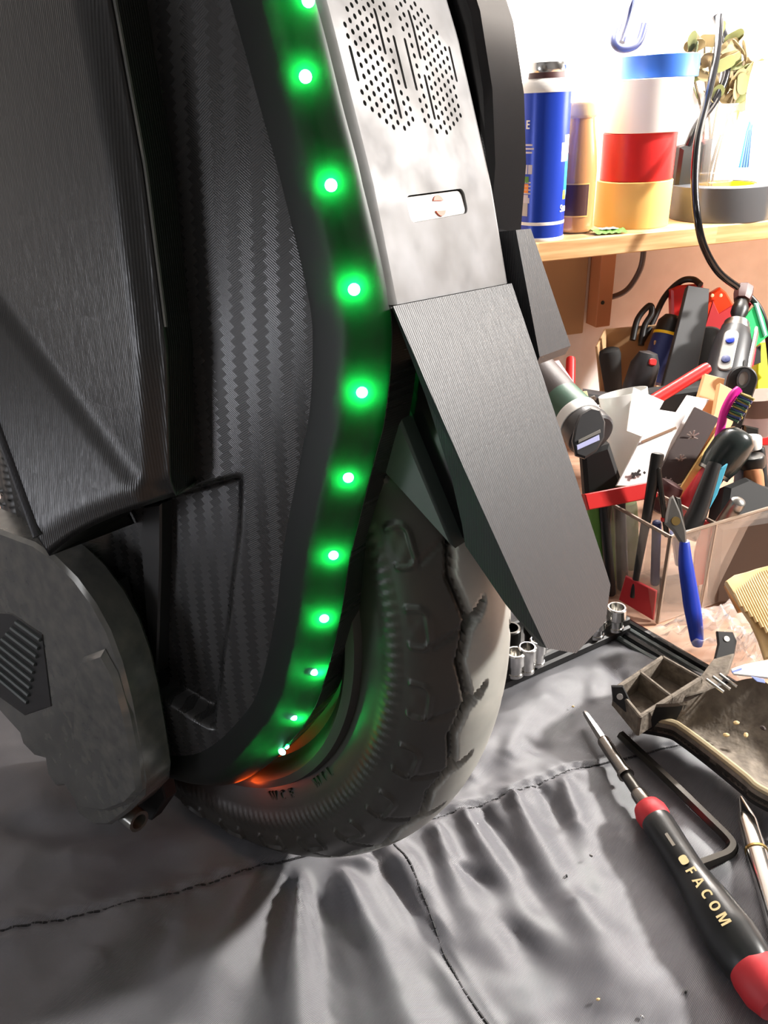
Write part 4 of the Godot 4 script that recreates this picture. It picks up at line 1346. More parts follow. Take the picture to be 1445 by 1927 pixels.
func old_guard() -> void:
	var t := thing("fender_liner", "dirty grey plastic mudguard liner with bolt tabs lying beside the screwdriver", "mudguard")
	var lift := 0.03
	# the curved sheet: far edge and near edge, followed left to right
	var near := smooth_path([Vector3(0.1892, 0.03, -0.4446), Vector3(0.209, 0.032, -0.4354), Vector3(0.2157, 0.032, -0.4282), Vector3(0.2253, 0.034, -0.4078), Vector3(0.2387, 0.036, -0.3776), Vector3(0.2433, 0.034, -0.3707), Vector3(0.2516, 0.032, -0.3642), Vector3(0.2696, 0.03, -0.3494)], 6)
	var far := smooth_path([Vector3(0.1954, 0.052, -0.4346), Vector3(0.2188, 0.05, -0.438), Vector3(0.2376, 0.052, -0.4462), Vector3(0.2541, 0.056, -0.4488), Vector3(0.2736, 0.06, -0.4487), Vector3(0.2814, 0.06, -0.4397), Vector3(0.29, 0.058, -0.424), Vector3(0.3056, 0.056, -0.3878)], 6)
	var sheet := func(i, j) -> Vector3:
		var p := near[i]
		var q := far[i]
		var v := clampf((j - 3) / 16.0, 0.0, 1.0)
		var o := p.lerp(q, v) - Vector3(0, 0.016 * sin(PI * v), 0)
		if j < 3:
			o += Vector3(-0.002, [-0.010, -0.004, -0.0008][j], 0.002)
		return o
	part(t, "liner_sheet", grid(near.size(), 20, sheet), M.dirt)
	var lip := PackedVector3Array()
	for k in near.size():
		lip.append(near[k] + Vector3(0, 0.0006, 0))
	part(t, "liner_lip", tube(lip, 0.0026, 8), M.pale_dirt, Vector3.ZERO, Basis(), "pale dusty lip")
	var under := func(i, j) -> Vector3: return (sheet as Callable).call(i, j) + Vector3(0, -0.0035, 0)
	part(t, "liner_back", grid(near.size(), 20, under), M.black_matt)
	# two open cells at the left end
	var top := [Vector3(0.1749, 0.045, -0.4637), Vector3(0.2228, 0.045, -0.498), Vector3(0.243, 0.045, -0.47), Vector3(0.1834, 0.045, -0.4317)]
	var mid_a: Vector3 = top[0].lerp(top[1], 0.5)
	var mid_b: Vector3 = top[3].lerp(top[2], 0.5)
	for e in [[top[0], top[1]], [top[1], top[2]], [top[2], top[3]], [top[3], top[0]], [mid_a, mid_b]]:
		var p: Vector3 = e[0]
		var q: Vector3 = e[1]
		part(t, "cell_wall", box(0.0034, p.distance_to(q) + 0.004, 0.020, 0.001), M.dirt, (p + q) / 2.0 - Vector3(0, 0.010, 0), upright(p, q, Vector3.UP))
	var floor_ := plate([top[0] - Vector3(0, 0.019, 0), top[1] - Vector3(0, 0.019, 0), top[2] - Vector3(0, 0.019, 0), top[3] - Vector3(0, 0.019, 0)], 0.002)
	part(t, "cell_floor", floor_[0], M.dirt, floor_[1], floor_[2])
	# tabs with bolt holes
	tab(t, [Vector3(0.1682, 0.052, -0.4573), Vector3(0.1772, 0.052, -0.4573), Vector3(0.1821, 0.042, -0.4484), Vector3(0.1853, 0.034, -0.4441), Vector3(0.178, 0.034, -0.4481), Vector3(0.1688, 0.042, -0.4517)], Vector3(0.1739, 0.0455, -0.4522))
	tab(t, [Vector3(0.2709, 0.0562, -0.5123), Vector3(0.2841, 0.0549, -0.5116), Vector3(0.2855, 0.049, -0.5062), Vector3(0.2795, 0.042, -0.4934), Vector3(0.2628, 0.0404, -0.4925), Vector3(0.2696, 0.0494, -0.5041)], Vector3(0.2772, 0.052, -0.5066))
	var arm := plate([Vector3(0.263, 0.0427, -0.4938), Vector3(0.2804, 0.0435, -0.4942), Vector3(0.2668, 0.0458, -0.475), Vector3(0.2442, 0.0392, -0.4579), Vector3(0.2282, 0.0342, -0.4575)], 0.004, 0.0008)
	part(t, "tab_arm", arm[0], M.dirt, arm[1], arm[2])
	for k in 3:
		var p := Vector3(0.2422, 0.058, -0.4449) + (Vector3(0.2519, 0.058, -0.449) - Vector3(0.2422, 0.058, -0.4449)) * k / 1.6
		part(t, "vent_slot", box(0.0022, 0.016, 0.002, 0.0005), M.chrome, p, upright(p, p + Vector3(0.012, -0.004, 0.016), Vector3.UP))
	for k in 4:
		var p: Vector3 = [Vector3(0.2507, 0.042, -0.4208), Vector3(0.2535, 0.04, -0.4103), Vector3(0.2646, 0.046, -0.4103), Vector3(0.2419, 0.036, -0.4152)][k]
		solo("soil_clod", ["pale clod of dry soil stuck on the mudguard liner, uppermost one", "pale clod of dry soil in the middle of the mudguard liner", "dark clod of dry soil near the picture's right edge on the liner", "small clod of dry soil nearest to the liner's lower edge"][k], "soil", lathe([[0.0, 0.0], [0.0022, 0.0004], [0.0024, 0.0014], [0.001, 0.0024], [0.0, 0.0025]], 7, 0.7), M.cork if k != 2 else M.brown, p, Basis(Vector3.UP, k), "soil clods on the liner")


func tab(t: Node3D, pts: Array, hole: Vector3) -> void:
	var b := plate(pts, 0.004, 0.0008)
	var o := part(t, "bolt_tab", b[0], M.black, b[1], b[2])
	part(o, "bolt_hole", lathe([[0.0, -0.0026], [0.0024, -0.0026], [0.0024, 0.0026], [0.0, 0.0026]], 16), mat("#c8c6c2", 0.5), (b[2] as Basis).inverse() * (hole - b[1]) * Vector3(1, 1, 0), Basis(Vector3.RIGHT, PI / 2))


# ---------------------------------------------------------------- the heap of tools on the bench
func rod(called: String, label: String, category: String, a: Vector3, b: Vector3, r: float, m: Material, taper := 1.0, flat := 1.0, face := Vector3(0, 0, 1)) -> MeshInstance3D:
	var n := a.distance_to(b)
	var e := minf(r, n * 0.2)
	return solo(called, label, category, lathe([[0.0, 0.0], [r * 0.7, 0.0], [r * 0.95, e * 0.3], [r, e], [r * taper, n - e], [r * taper * 0.9, n - e * 0.3], [r * taper * 0.5, n], [0.0, n]], 20, flat), m, a, upright(a, b, face))


func card(called: String, label: String, category: String, pts: Array, thick: float, m: Material, bevel := 0.0006) -> MeshInstance3D:
	var b := plate(pts, thick, bevel)
	return solo(called, label, category, b[0], m, b[1], b[2])


func mark(o: Node3D, called: String, pts: Array, thick: float, m: Material) -> MeshInstance3D:   # a flat part given in the scene's own axes
	var b := plate(pts, thick, thick * 0.3)
	var back := o.global_transform.affine_inverse() if o.is_inside_tree() else o.transform.affine_inverse()
	var place := back * Transform3D(b[2], b[1])
	return part(o, called, b[0], m, place.origin, place.basis)


func clutter() -> void:
	organizer()
	standing_in_organizer()
	paper_and_wood()
	rotary_tool()
	by_the_wall()
	at_the_right()


func organizer() -> void:
	var k := Vector3(0.2624, -0.006, -0.6099)
	var l := Vector3(0.2277, 0.09, -0.68)
	var r := Vector3(0.3737, 0.09, -0.6555)
	l.y = k.y
	r.y = k.y
	r = k + (r - k) * 1.5
	var far := l + r - k
	var up := Vector3(0, 0.097, 0)
	var t := thing("organizer", "clear acrylic desk organizer full of pens and tools beyond the cloth", "organizer", k)
	for e in [[k, l], [k, r], [l, far], [r, far]]:
		mark(t, "pane", [e[0], e[1], e[1] + up, e[0] + up], 0.003, M.acrylic)
		var a: Vector3 = e[0] + up - k
		var b: Vector3 = e[1] + up - k
		part(t, "rim", tube(PackedVector3Array([a, b]), 0.0018, 6), M.acrylic_edge)
	for c in [k, l, r, far]:
		part(t, "corner", tube(PackedVector3Array([c - k, c - k + up]), 0.002, 6), M.acrylic_edge)
	var m0 := k.lerp(r, 0.30)
	var m1 := l.lerp(far, 0.30)
	mark(t, "divider", [m0, m1, m1 + up, m0 + up], 0.003, M.acrylic)
	part(t, "corner", tube(PackedVector3Array([m0 - k, m0 - k + up]), 0.002, 6), M.acrylic_edge)
	part(t, "rim", tube(PackedVector3Array([m0 - k + up, m1 - k + up]), 0.0018, 6), M.acrylic_edge)
	mark(t, "organizer_floor", [k, r, far, l], 0.003, M.acrylic)


func standing_in_organizer() -> void:
	rod("marker", "dark green marker standing at the left end of the organizer", "marker", Vector3(0.2294, -0.0068, -0.677), Vector3(0.2117, 0.0941, -0.6853), 0.0085, M.leaf_green)
	rod("marker", "pale green marker behind the red plastic bar", "marker", Vector3(0.2481, -0.0111, -0.6973), Vector3(0.2324, 0.0912, -0.7008), 0.008, mat("#8fae5a", 0.5))
	rod("marker", "green marker right of the pale green marker in the organizer", "marker", Vector3(0.2664, -0.0034, -0.7071), Vector3(0.2538, 0.0809, -0.7066), 0.009, M.leaf_green)
	rod("marker", "black marker at the left in the organizer, left of the pale green one", "marker", Vector3(0.2314, -0.0059, -0.6605), Vector3(0.2177, 0.1031, -0.6788), 0.005, M.black)
	rod("marker", "black marker between two green ones in the organizer", "marker", Vector3(0.2468, -0.0073, -0.6711), Vector3(0.2371, 0.0977, -0.6873), 0.006, M.black)
	rod("pen", "blue tipped dark pen at the corner of the organizer", "pen", Vector3(0.2736, 0.0076, -0.6563), Vector3(0.2666, 0.0824, -0.6565), 0.0045, M.navy)
	card("plastic_bar", "red plastic bar lying across the left end of the organizer", "bar", [Vector3(0.1938, 0.1108, -0.6659), Vector3(0.27, 0.1125, -0.6838), Vector3(0.2692, 0.0981, -0.6761), Vector3(0.1972, 0.097, -0.6585)], 0.010, M.red, 0.0008)
	rod("tweezers", "long black pointed tweezers leaning at the front corner of the organizer", "tweezers", Vector3(0.2422, 0.0111, -0.6298), Vector3(0.2638, 0.1495, -0.6695), 0.0028, M.black, 2.3, 0.7)
	var brush := rod("brush", "thin grey shaft with a red ring beside the black tweezers", "brush", Vector3(0.2739, 0.0708, -0.6446), Vector3(0.2631, 0.137, -0.6628), 0.0026, M.dark_steel)
	part(brush, "ring", band(0.0038, 0.016, 0.020), M.red, Vector3.ZERO, Basis(), "red ring")
	card("plastic_card", "red plastic card standing low in the front corner of the organizer", "card", [Vector3(0.2369, 0.0309, -0.6404), Vector3(0.2615, 0.0247, -0.6201), Vector3(0.2605, -0.0059, -0.6152), Vector3(0.2319, 0.0044, -0.6376)], 0.004, M.red_soft)
	card("plastic_card", "tall red plastic strip behind the blue plier handle", "card", [Vector3(0.3032, 0.0927, -0.6393), Vector3(0.3126, 0.0878, -0.6367), Vector3(0.3134, 0.0232, -0.6329), Vector3(0.3014, 0.0189, -0.6329), Vector3(0.3003, 0.0549, -0.6384)], 0.005, M.red)
	# pliers hung over the front edge
	var c := Vector3(0.2645, 0.1065, -0.6126)
	var t := thing("pliers", "pliers with blue handle hanging over the front of the organizer", "pliers", c)
	var jaws := [Vector3(0.2618, 0.1233, -0.625), Vector3(0.2658, 0.1257, -0.6263), Vector3(0.2707, 0.1127, -0.6159), Vector3(0.2736, 0.099, -0.6052), Vector3(0.2731, 0.0889, -0.5976), Vector3(0.2687, 0.0882, -0.5973), Vector3(0.2623, 0.099, -0.6064), Vector3(0.2557, 0.1047, -0.6117), Vector3(0.2574, 0.1115, -0.6164)]
	mark(t, "jaw", jaws, 0.006, M.steel)
	part(t, "pivot", lathe([[0.0, -0.005], [0.004, -0.005], [0.004, 0.005], [0.0, 0.005]], 18), M.brass, Vector3.ZERO, Basis(Vector3.RIGHT, PI / 2 - 0.45))
	var tip := Vector3(0.2701, 0.1203, -0.6279)
	mark(t, "jaw", [Vector3(0.2692, 0.1225, -0.6291), Vector3(0.274, 0.121, -0.6283), Vector3(0.2744, 0.1013, -0.611), Vector3(0.2704, 0.0993, -0.6099)], 0.005, M.dark_steel)
	var handle := smooth_path([Vector3(0.2714, 0.0924, -0.5995), Vector3(0.2702, 0.0761, -0.5874), Vector3(0.2719, 0.0522, -0.5713), Vector3(0.2733, 0.0292, -0.5545), Vector3(0.2736, 0.0161, -0.5453)], 6)
	var rings := []
	for k in handle.size():
		var v := float(k) / (handle.size() - 1)
		var rad := along([[0.0, 0.0042], [0.3, 0.0070], [0.6, 0.0078], [0.9, 0.0060], [1.0, 0.0044]], v)
		var ring := PackedVector3Array()
		for q in 18:
			ring.append(handle[k] - c + Vector3(cos(TAU * q / 18) * rad, 0.0, sin(TAU * q / 18) * rad * 0.8))
		rings.append(ring)
	part(t, "handle", loft(rings), M.blue, Vector3.ZERO, Basis(), "blue plastic handle")
	var dark := smooth_path([Vector3(0.2688, 0.0928, -0.6167), Vector3(0.2748, 0.0744, -0.6182), Vector3(0.2799, 0.0556, -0.6195)], 5)
	for k in dark.size():
		dark[k] -= c
	part(t, "handle", tube(dark, 0.005), M.navy)
	# grips behind the pliers
	var grip := smooth_path([Vector3(0.2862, 0.0777, -0.6313), Vector3(0.2984, 0.0974, -0.6418), Vector3(0.3088, 0.1193, -0.6534), Vector3(0.3174, 0.1382, -0.6635)], 6)
	solo("knife_handle", "thick black curved handle between the pliers and the cyan strip", "handle", tube(grip, 0.0105, 14, [1.0, 0.6]), M.black)
	var ct := card("plastic_strip", "cyan blue curved plastic strip standing in the organizer", "strip", [Vector3(0.3281, 0.1378, -0.6632), Vector3(0.3123, 0.1277, -0.6579), Vector3(0.3086, 0.1171, -0.6522), Vector3(0.3025, 0.1008, -0.6458), Vector3(0.2917, 0.084, -0.6403), Vector3(0.2901, 0.0726, -0.6399), Vector3(0.2972, 0.0723, -0.6397), Vector3(0.3083, 0.0947, -0.6426), Vector3(0.3185, 0.1122, -0.6496)], 0.004, M.cyan)
	t = thing("screwdriver", "small screwdriver with black bulb and red shaft standing in the organizer", "screwdriver", Vector3(0.301, 0.0545, -0.6926), upright(Vector3(0.301, 0.0545, -0.6926), Vector3(0.3646, 0.148, -0.714), Vector3(0, 0, 1)))
	var n := Vector3(0.301, 0.0545, -0.6926).distance_to(Vector3(0.3646, 0.148, -0.714))
	part(t, "shaft", lathe([[0.0, 0.0], [0.010, 0.0], [0.0125, n * 0.3], [0.0125, n * 0.58], [0.0, n * 0.58]], 24), M.red_soft, Vector3.ZERO, Basis(), "red shaft")
	part(t, "collar", band(0.0165, n * 0.56, n * 0.60), M.steel)
	part(t, "bulb", lathe([[0.0, n * 0.59], [0.0165, n * 0.59], [0.019, n * 0.68], [0.0195, n * 0.84], [0.017, n * 0.94], [0.010, n], [0.0, n * 1.01]], 28), mat("#1b2423", 0.25), Vector3.ZERO, Basis(), "black bulb")
	rod("bottle", "small dark red brown bottle below the tan stick in the organizer", "bottle", Vector3(0.2809, 0.07, -0.7008), Vector3(0.2983, 0.099, -0.7049), 0.013, M.purple_brown)


func paper_and_wood() -> void:
	# chopstick sleeves, sticks and papers
	var sleeve := card("paper_sleeve", "dark brown paper sleeve with pale printed marks leaning in the organizer", "sleeve", [Vector3(0.3336, 0.1571, -0.7641), Vector3(0.3582, 0.1451, -0.7577), Vector3(0.3033, 0.079, -0.7112), Vector3(0.289, 0.077, -0.7045), Vector3(0.278, 0.085, -0.7144), Vector3(0.2946, 0.1082, -0.7324)], 0.005, M.brown)
	var ink := mat("#b9a8a0", 0.7)
	for s in [[1303, 822, 9.0], [1280, 866, 8.0], [1254, 908, 8.0]]:
		for k in 4:
			var a: float = [0.3, 1.3, 2.2, 2.9][k] + s[0]
			var x: float = s[2]
			var dirn := Vector3(cos(a), sin(a), 0) * x * 0.0008
			var at: Vector3 = {1303: Vector3(0.3271, 0.1321, -0.7434), 1280: Vector3(0.3122, 0.112, -0.73), 1254: Vector3(0.2953, 0.0937, -0.7162)}[s[0]]
			var w := Vector3(-dirn.y, dirn.x, 0).normalized() * 0.0007
			mark(sleeve, "printed_mark", [at - dirn - w, at + dirn - w, at + dirn + w, at - dirn + w], 0.0006, ink)
	card("wood_board", "pale peach wooden stick with square end behind the brown sleeve, tallest one", "stick", [Vector3(0.3581, 0.1775, -0.8089), Vector3(0.3793, 0.1714, -0.8057), Vector3(0.3696, 0.143, -0.7906), Vector3(0.3094, 0.0699, -0.7348), Vector3(0.2914, 0.0758, -0.7379), Vector3(0.3414, 0.1391, -0.7885)], 0.008, M.peach)
	card("wood_board", "pale peach wooden stick right of the tallest one, behind the toothbrush", "stick", [Vector3(0.3658, 0.1734, -0.7875), Vector3(0.3886, 0.1623, -0.7816), Vector3(0.375, 0.1336, -0.7664), Vector3(0.3231, 0.0783, -0.7166), Vector3(0.3067, 0.084, -0.7196), Vector3(0.3562, 0.1445, -0.7722)], 0.008, M.peach)
	card("wood_board", "narrow tan wooden stick along the right side of the brown sleeve", "stick", [Vector3(0.3583, 0.1388, -0.7555), Vector3(0.3673, 0.1374, -0.7548), Vector3(0.3115, 0.0793, -0.7035), Vector3(0.3006, 0.0827, -0.7053)], 0.006, M.tan)
	card("paper_wrapper", "white paper wrapper standing left of the wooden sticks", "wrapper", [Vector3(0.3317, 0.1631, -0.7843), Vector3(0.3555, 0.158, -0.7816), Vector3(0.3449, 0.147, -0.7735), Vector3(0.2873, 0.0904, -0.7343), Vector3(0.2754, 0.1009, -0.7399), Vector3(0.3125, 0.1414, -0.7705)], 0.003, M.paper)
	var leaf := card("leaflet", "pale leaflet with black ant print and brown stripe left of the brown sleeve", "leaflet", [Vector3(0.286, 0.1624, -0.75), Vector3(0.3177, 0.1562, -0.7467), Vector3(0.299, 0.1346, -0.7295), Vector3(0.2793, 0.1058, -0.7029), Vector3(0.2729, 0.0975, -0.6984), Vector3(0.2368, 0.1005, -0.7), Vector3(0.2549, 0.123, -0.7177)], 0.003, M.paper)
	mark(leaf, "printed_stripe", [Vector3(0.2663, 0.1383, -0.7247), Vector3(0.3045, 0.1486, -0.7347), Vector3(0.3049, 0.1462, -0.7334), Vector3(0.2673, 0.1363, -0.7236)], 0.0008, mat("#8a6a50", 0.7))
	for s in [[Vector3(0.2538, 0.1078, -0.7016), Vector3(0.2579, 0.1128, -0.7043)], [Vector3(0.2572, 0.11, -0.7028), Vector3(0.2618, 0.115, -0.7055)], [Vector3(0.253, 0.1121, -0.7039), Vector3(0.2626, 0.1107, -0.7032)], [Vector3(0.2654, 0.1116, -0.7037), Vector3(0.2671, 0.1129, -0.7044)]]:
		var a: Vector3 = s[0]
		var b: Vector3 = s[1]
		var w := (b - a).cross(Vector3(0, 0.5, 0.85)).normalized() * 0.0012
		mark(leaf, "printed_mark", [a - w, b - w, b + w, a + w], 0.0008, M.ink)
	# translucent cup
	var a := Vector3(0.2756, 0.0797, -0.7513)
	var b := Vector3(0.2585, 0.1743, -0.7732)
	var t := thing("plastic_cup", "translucent plastic sleeve lying open towards the wall with white label", "plastic sleeve", a, upright(a, b, Vector3(0.3, 0.2, 1)))
	var n := a.distance_to(b)
	part(t, "cup_wall", lathe([[0.024, 0.0], [0.0255, n * 0.5], [0.027, n], [0.0262, n], [0.0247, n * 0.5], [0.0232, 0.0], [0.024, 0.0]], 40, 0.75, false), M.milky)
	mark(t, "cup_label", [Vector3(0.2651, 0.1838, -0.7613), Vector3(0.2952, 0.1689, -0.7534), Vector3(0.2778, 0.1519, -0.733), Vector3(0.2662, 0.1425, -0.7258), Vector3(0.2519, 0.1472, -0.7305), Vector3(0.2579, 0.1654, -0.7459)], 0.001, M.white)
	# torch
	a = Vector3(0.1847, 0.1814, -0.7771)
	b = Vector3(0.209, 0.1557, -0.7067)
	t = thing("torch", "fat black and green torch with white band pointing to the camera", "torch", a, upright(a, b, Vector3(0, 0, 1)))
	n = a.distance_to(b)
	part(t, "barrel", lathe([[0.0, -0.03], [0.019, -0.03], [0.020, n * 0.25], [0.0, n * 0.26]], 36), mat("#3a3130", 0.5))
	part(t, "barrel_band", lathe([[0.0, n * 0.24], [0.020, n * 0.24], [0.0225, n * 0.60], [0.0, n * 0.6]], 36), M.dark_green, Vector3.ZERO, Basis(), "dark green sleeve")
	part(t, "white_band", band(0.0232, n * 0.60, n * 0.76), M.white)
	part(t, "torch_head", lathe([[0.0, n * 0.75], [0.0222, n * 0.75], [0.0242, n * 0.86], [0.0246, n * 1.0], [0.0225, n * 1.03], [0.0, n * 1.05]], 36), mat("#2c2c2e", 0.4))
	var face := Vector3(0.1999, 0.1703, -0.6884)
	mark(t, "head_plate", [Vector3(0.1886, 0.1724, -0.693), Vector3(0.194, 0.1801, -0.7005), Vector3(0.2051, 0.1844, -0.705), Vector3(0.2143, 0.1822, -0.7038), Vector3(0.2183, 0.1722, -0.6963), Vector3(0.2157, 0.1598, -0.6863), Vector3(0.207, 0.1501, -0.6777), Vector3(0.1949, 0.1451, -0.6728), Vector3(0.1859, 0.1482, -0.6744), Vector3(0.184, 0.1601, -0.683)], 0.006, mat("#232325", 0.35))
	mark(t, "printed_label", [Vector3(0.1873, 0.1581, -0.6769), Vector3(0.2095, 0.1656, -0.6825), Vector3(0.2098, 0.161, -0.6801), Vector3(0.1876, 0.154, -0.6747)], 0.0008, mat("#b8bce8", 0.5))
	mark(t, "printed_line", [Vector3(0.1892, 0.1623, -0.6797), Vector3(0.2109, 0.1698, -0.6854), Vector3(0.2113, 0.1671, -0.6839), Vector3(0.189, 0.1596, -0.6783)], 0.0008, mat("#6f6c66", 0.6))
	card("pouch", "black fabric pouch standing below the torch", "pouch", [Vector3(0.2041, 0.131, -0.7219), Vector3(0.2318, 0.1394, -0.7264), Vector3(0.2461, 0.1008, -0.7172), Vector3(0.2513, 0.0643, -0.7148), Vector3(0.212, 0.066, -0.7157)], 0.02, M.black_matt, 0.004)
	card("sweet_bag", "pink and white shiny plastic bag behind the torch", "bag", [Vector3(0.1878, 0.1765, -0.8707), Vector3(0.213, 0.182, -0.8736), Vector3(0.2185, 0.1686, -0.8665), Vector3(0.232, 0.1532, -0.8413), Vector3(0.2215, 0.1425, -0.83), Vector3(0.1944, 0.1581, -0.8439)], 0.008, mat("#e8a9ae", 0.3), 0.003)
	card("cardboard_strip", "yellow edged card between the torch and the translucent sleeve", "card", [Vector3(0.2207, 0.161, -0.8171), Vector3(0.2326, 0.1615, -0.8174), Vector3(0.235, 0.1464, -0.8037), Vector3(0.2278, 0.1446, -0.8028)], 0.002, mat("#e8c888", 0.6))
	rod("marker", "red pen cap sticking up left of the cardboard box", "marker", Vector3(0.2357, 0.1264, -0.9007), Vector3(0.2444, 0.1624, -0.9425), 0.006, M.red)
	# toothbrush
	a = Vector3(0.3351, 0.1126, -0.7178)
	b = Vector3(0.3667, 0.1857, -0.734)
	t = thing("toothbrush", "bright pink toothbrush with worn bristles standing among the wooden sticks", "toothbrush", a)
	var path := smooth_path([Vector3(0.3372, 0.1108, -0.7112), Vector3(0.343, 0.1319, -0.719), Vector3(0.347, 0.1511, -0.7258), Vector3(0.3506, 0.165, -0.731), Vector3(0.3579, 0.1783, -0.7357), Vector3(0.3647, 0.1837, -0.7386)], 6)
	for k in path.size():
		path[k] -= a
	part(t, "handle", tube(path, 0.0044, 12), M.magenta)
	for k in 12:
		var p: Vector3 = (Vector3(0.35, 0.1609, -0.7254)).lerp(Vector3(0.3642, 0.1814, -0.734), k / 11.0) - a
		var q: Vector3 = (Vector3(0.3573, 0.1589, -0.7163)).lerp(Vector3(0.3712, 0.1778, -0.7241), k / 11.0) - a
		for s in [-0.0022, 0.0022]:
			part(t, "bristle_tuft", tube(PackedVector3Array([p + Vector3(0, 0, s), q + Vector3(0.0008 * (k % 3), 0.001 * (k % 2), s * 1.6)]), 0.0013, 6, [0.8, 1.2]), [M.dark_green, M.navy, mat("#8a7a3c", 0.7)][k % 3])


func rotary_tool() -> void:
	var a := Vector3(0.4039, 0.0947, -0.8612)
	var b := Vector3(0.4619, 0.1859, -0.972)
	var face := Vector3(-0.25, 0.2, 1)
	var t := thing("rotary_tool", "black and grey rotary tool standing upright with its cable on top", "rotary tool", a, upright(a, b, face))
	var n := a.distance_to(b)
	part(t, "tool_body", lathe([[0.0, 0.0], [0.022, 0.0], [0.025, n * 0.15], [0.0255, n * 0.5], [0.023, n * 0.8], [0.018, n * 0.92], [0.0, n * 0.93]], 36), mat("#26272a", 0.4))
	part(t, "nose_ring", lathe([[0.0, n * 0.91], [0.0175, n * 0.91], [0.0175, n * 0.95], [0.0155, n * 0.955], [0.0155, n], [0.0, n]], 32), M.steel)
	part(t, "collet", lathe([[0.0, n], [0.005, n], [0.005, n * 1.05], [0.0, n * 1.05]], 16), M.steel)
	part(t, "nut", lathe([[0.0, n * 1.04], [0.006, n * 1.04], [0.0105, n * 1.12], [0.010, n * 1.18], [0.006, n * 1.26], [0.0, n * 1.27]], 20), M.black)
	part(t, "cap", lathe([[0.0, n * 1.25], [0.010, n * 1.25], [0.012, n * 1.30], [0.012, n * 1.38], [0.009, n * 1.40], [0.0, n * 1.39]], 8), M.purple_brown)
	part(t, "switch_panel", prism(rounded(0.017, 0.062, 0.008, 6), 0.0, 0.004, 0.001), mat("#8d8a86", 0.4), Vector3(-0.009, n * 0.60, 0.0215), Basis(Vector3.UP, -0.35), "grey switch panel")
	part(t, "switch_button", lathe([[0.0, 0.0], [0.0052, 0.0], [0.005, 0.002], [0.0, 0.003]], 20), M.blue, Vector3(-0.0105, n * 0.69, 0.0252), Basis(Vector3.UP, -0.35) * Basis(Vector3.RIGHT, PI / 2), "blue button")
	part(t, "switch_button", lathe([[0.0, 0.0], [0.0052, 0.0], [0.005, 0.002], [0.0, 0.003]], 20), M.navy, Vector3(-0.0105, n * 0.50, 0.0252), Basis(Vector3.UP, -0.35) * Basis(Vector3.RIGHT, PI / 2))
	part(t, "side_plate", prism(PackedVector2Array([Vector2(-0.004, 0), Vector2(0.004, 0), Vector2(0.0055, 0.075), Vector2(-0.0035, 0.08)]), 0.0, 0.004, 0.001), M.steel, Vector3(0.0195, n * 0.42, 0.013), Basis(Vector3.UP, 0.95))
	for k in 2:
		part(t, "vent_frame", lathe([[0.0, -0.0008], [0.0055, -0.0008], [0.0055, 0.0008], [0.0, 0.0008]], 20, 0.35), M.steel if k == 0 else M.black_matt, Vector3(0.0125, n * 0.52, 0.0218 + 0.0006 * k), Basis(Vector3.UP, 0.5) * Basis(Vector3.FORWARD, 1.45) * Basis(Vector3.RIGHT, PI / 2))
	var whip := smooth_path([Vector3(0.4807, 0.2191, -1.0066), Vector3(0.4995, 0.2006, -1.0025), Vector3(0.51, 0.1806, -0.9974), Vector3(0.5195, 0.1559, -0.9956), Vector3(0.5267, 0.1152, -0.9853)], 6)
	solo("power_cable", "black cable bending from the rotary tool's cap to the right", "cable", tube(whip, 0.0042, 10), M.black)
	# flat black handle with a hole
	var o := PackedVector2Array()
	for k in 20:
		var w := PI * k / 19.0
		o.append(Vector2(cos(w), sin(w)) * 0.0155)
	o.append_array([Vector2(-0.0145, -0.02), Vector2(-0.011, -0.07), Vector2(0.011, -0.07), Vector2(0.0145, -0.02)])
	var c := Vector3(0.3943, 0.173, -0.7952)
	var up := (c - Vector3(0.3813, 0.1219, -0.7794)).normalized()
	t = thing("spanner", "flat black plastic handle with an oval hole above the toothbrush", "spanner", c, upright(c, c + up, Vector3(-0.2, 0.3, 1)))
	part(t, "blade", prism(o, -0.003, 0.003, 0.0015), M.black)
	part(t, "hole_rim", lathe([[0.006, -0.001], [0.0085, -0.001], [0.0085, 0.0012], [0.006, 0.0012], [0.006, -0.001]], 28, 1.0, false), mat("#3a3b3d", 0.3), Vector3(0, 0.002, 0.0032), Basis(Vector3.RIGHT, PI / 2) * Basis.from_scale(Vector3(0.8, 1, 1.25)))
	part(t, "hole", lathe([[0.0, -0.0006], [0.0062, -0.0006], [0.0062, 0.0006], [0.0, 0.0006]], 24), mat("#6c6a66", 0.5), Vector3(0, 0.002, 0.0032), Basis(Vector3.RIGHT, PI / 2) * Basis.from_scale(Vector3(0.8, 1, 1.25)))


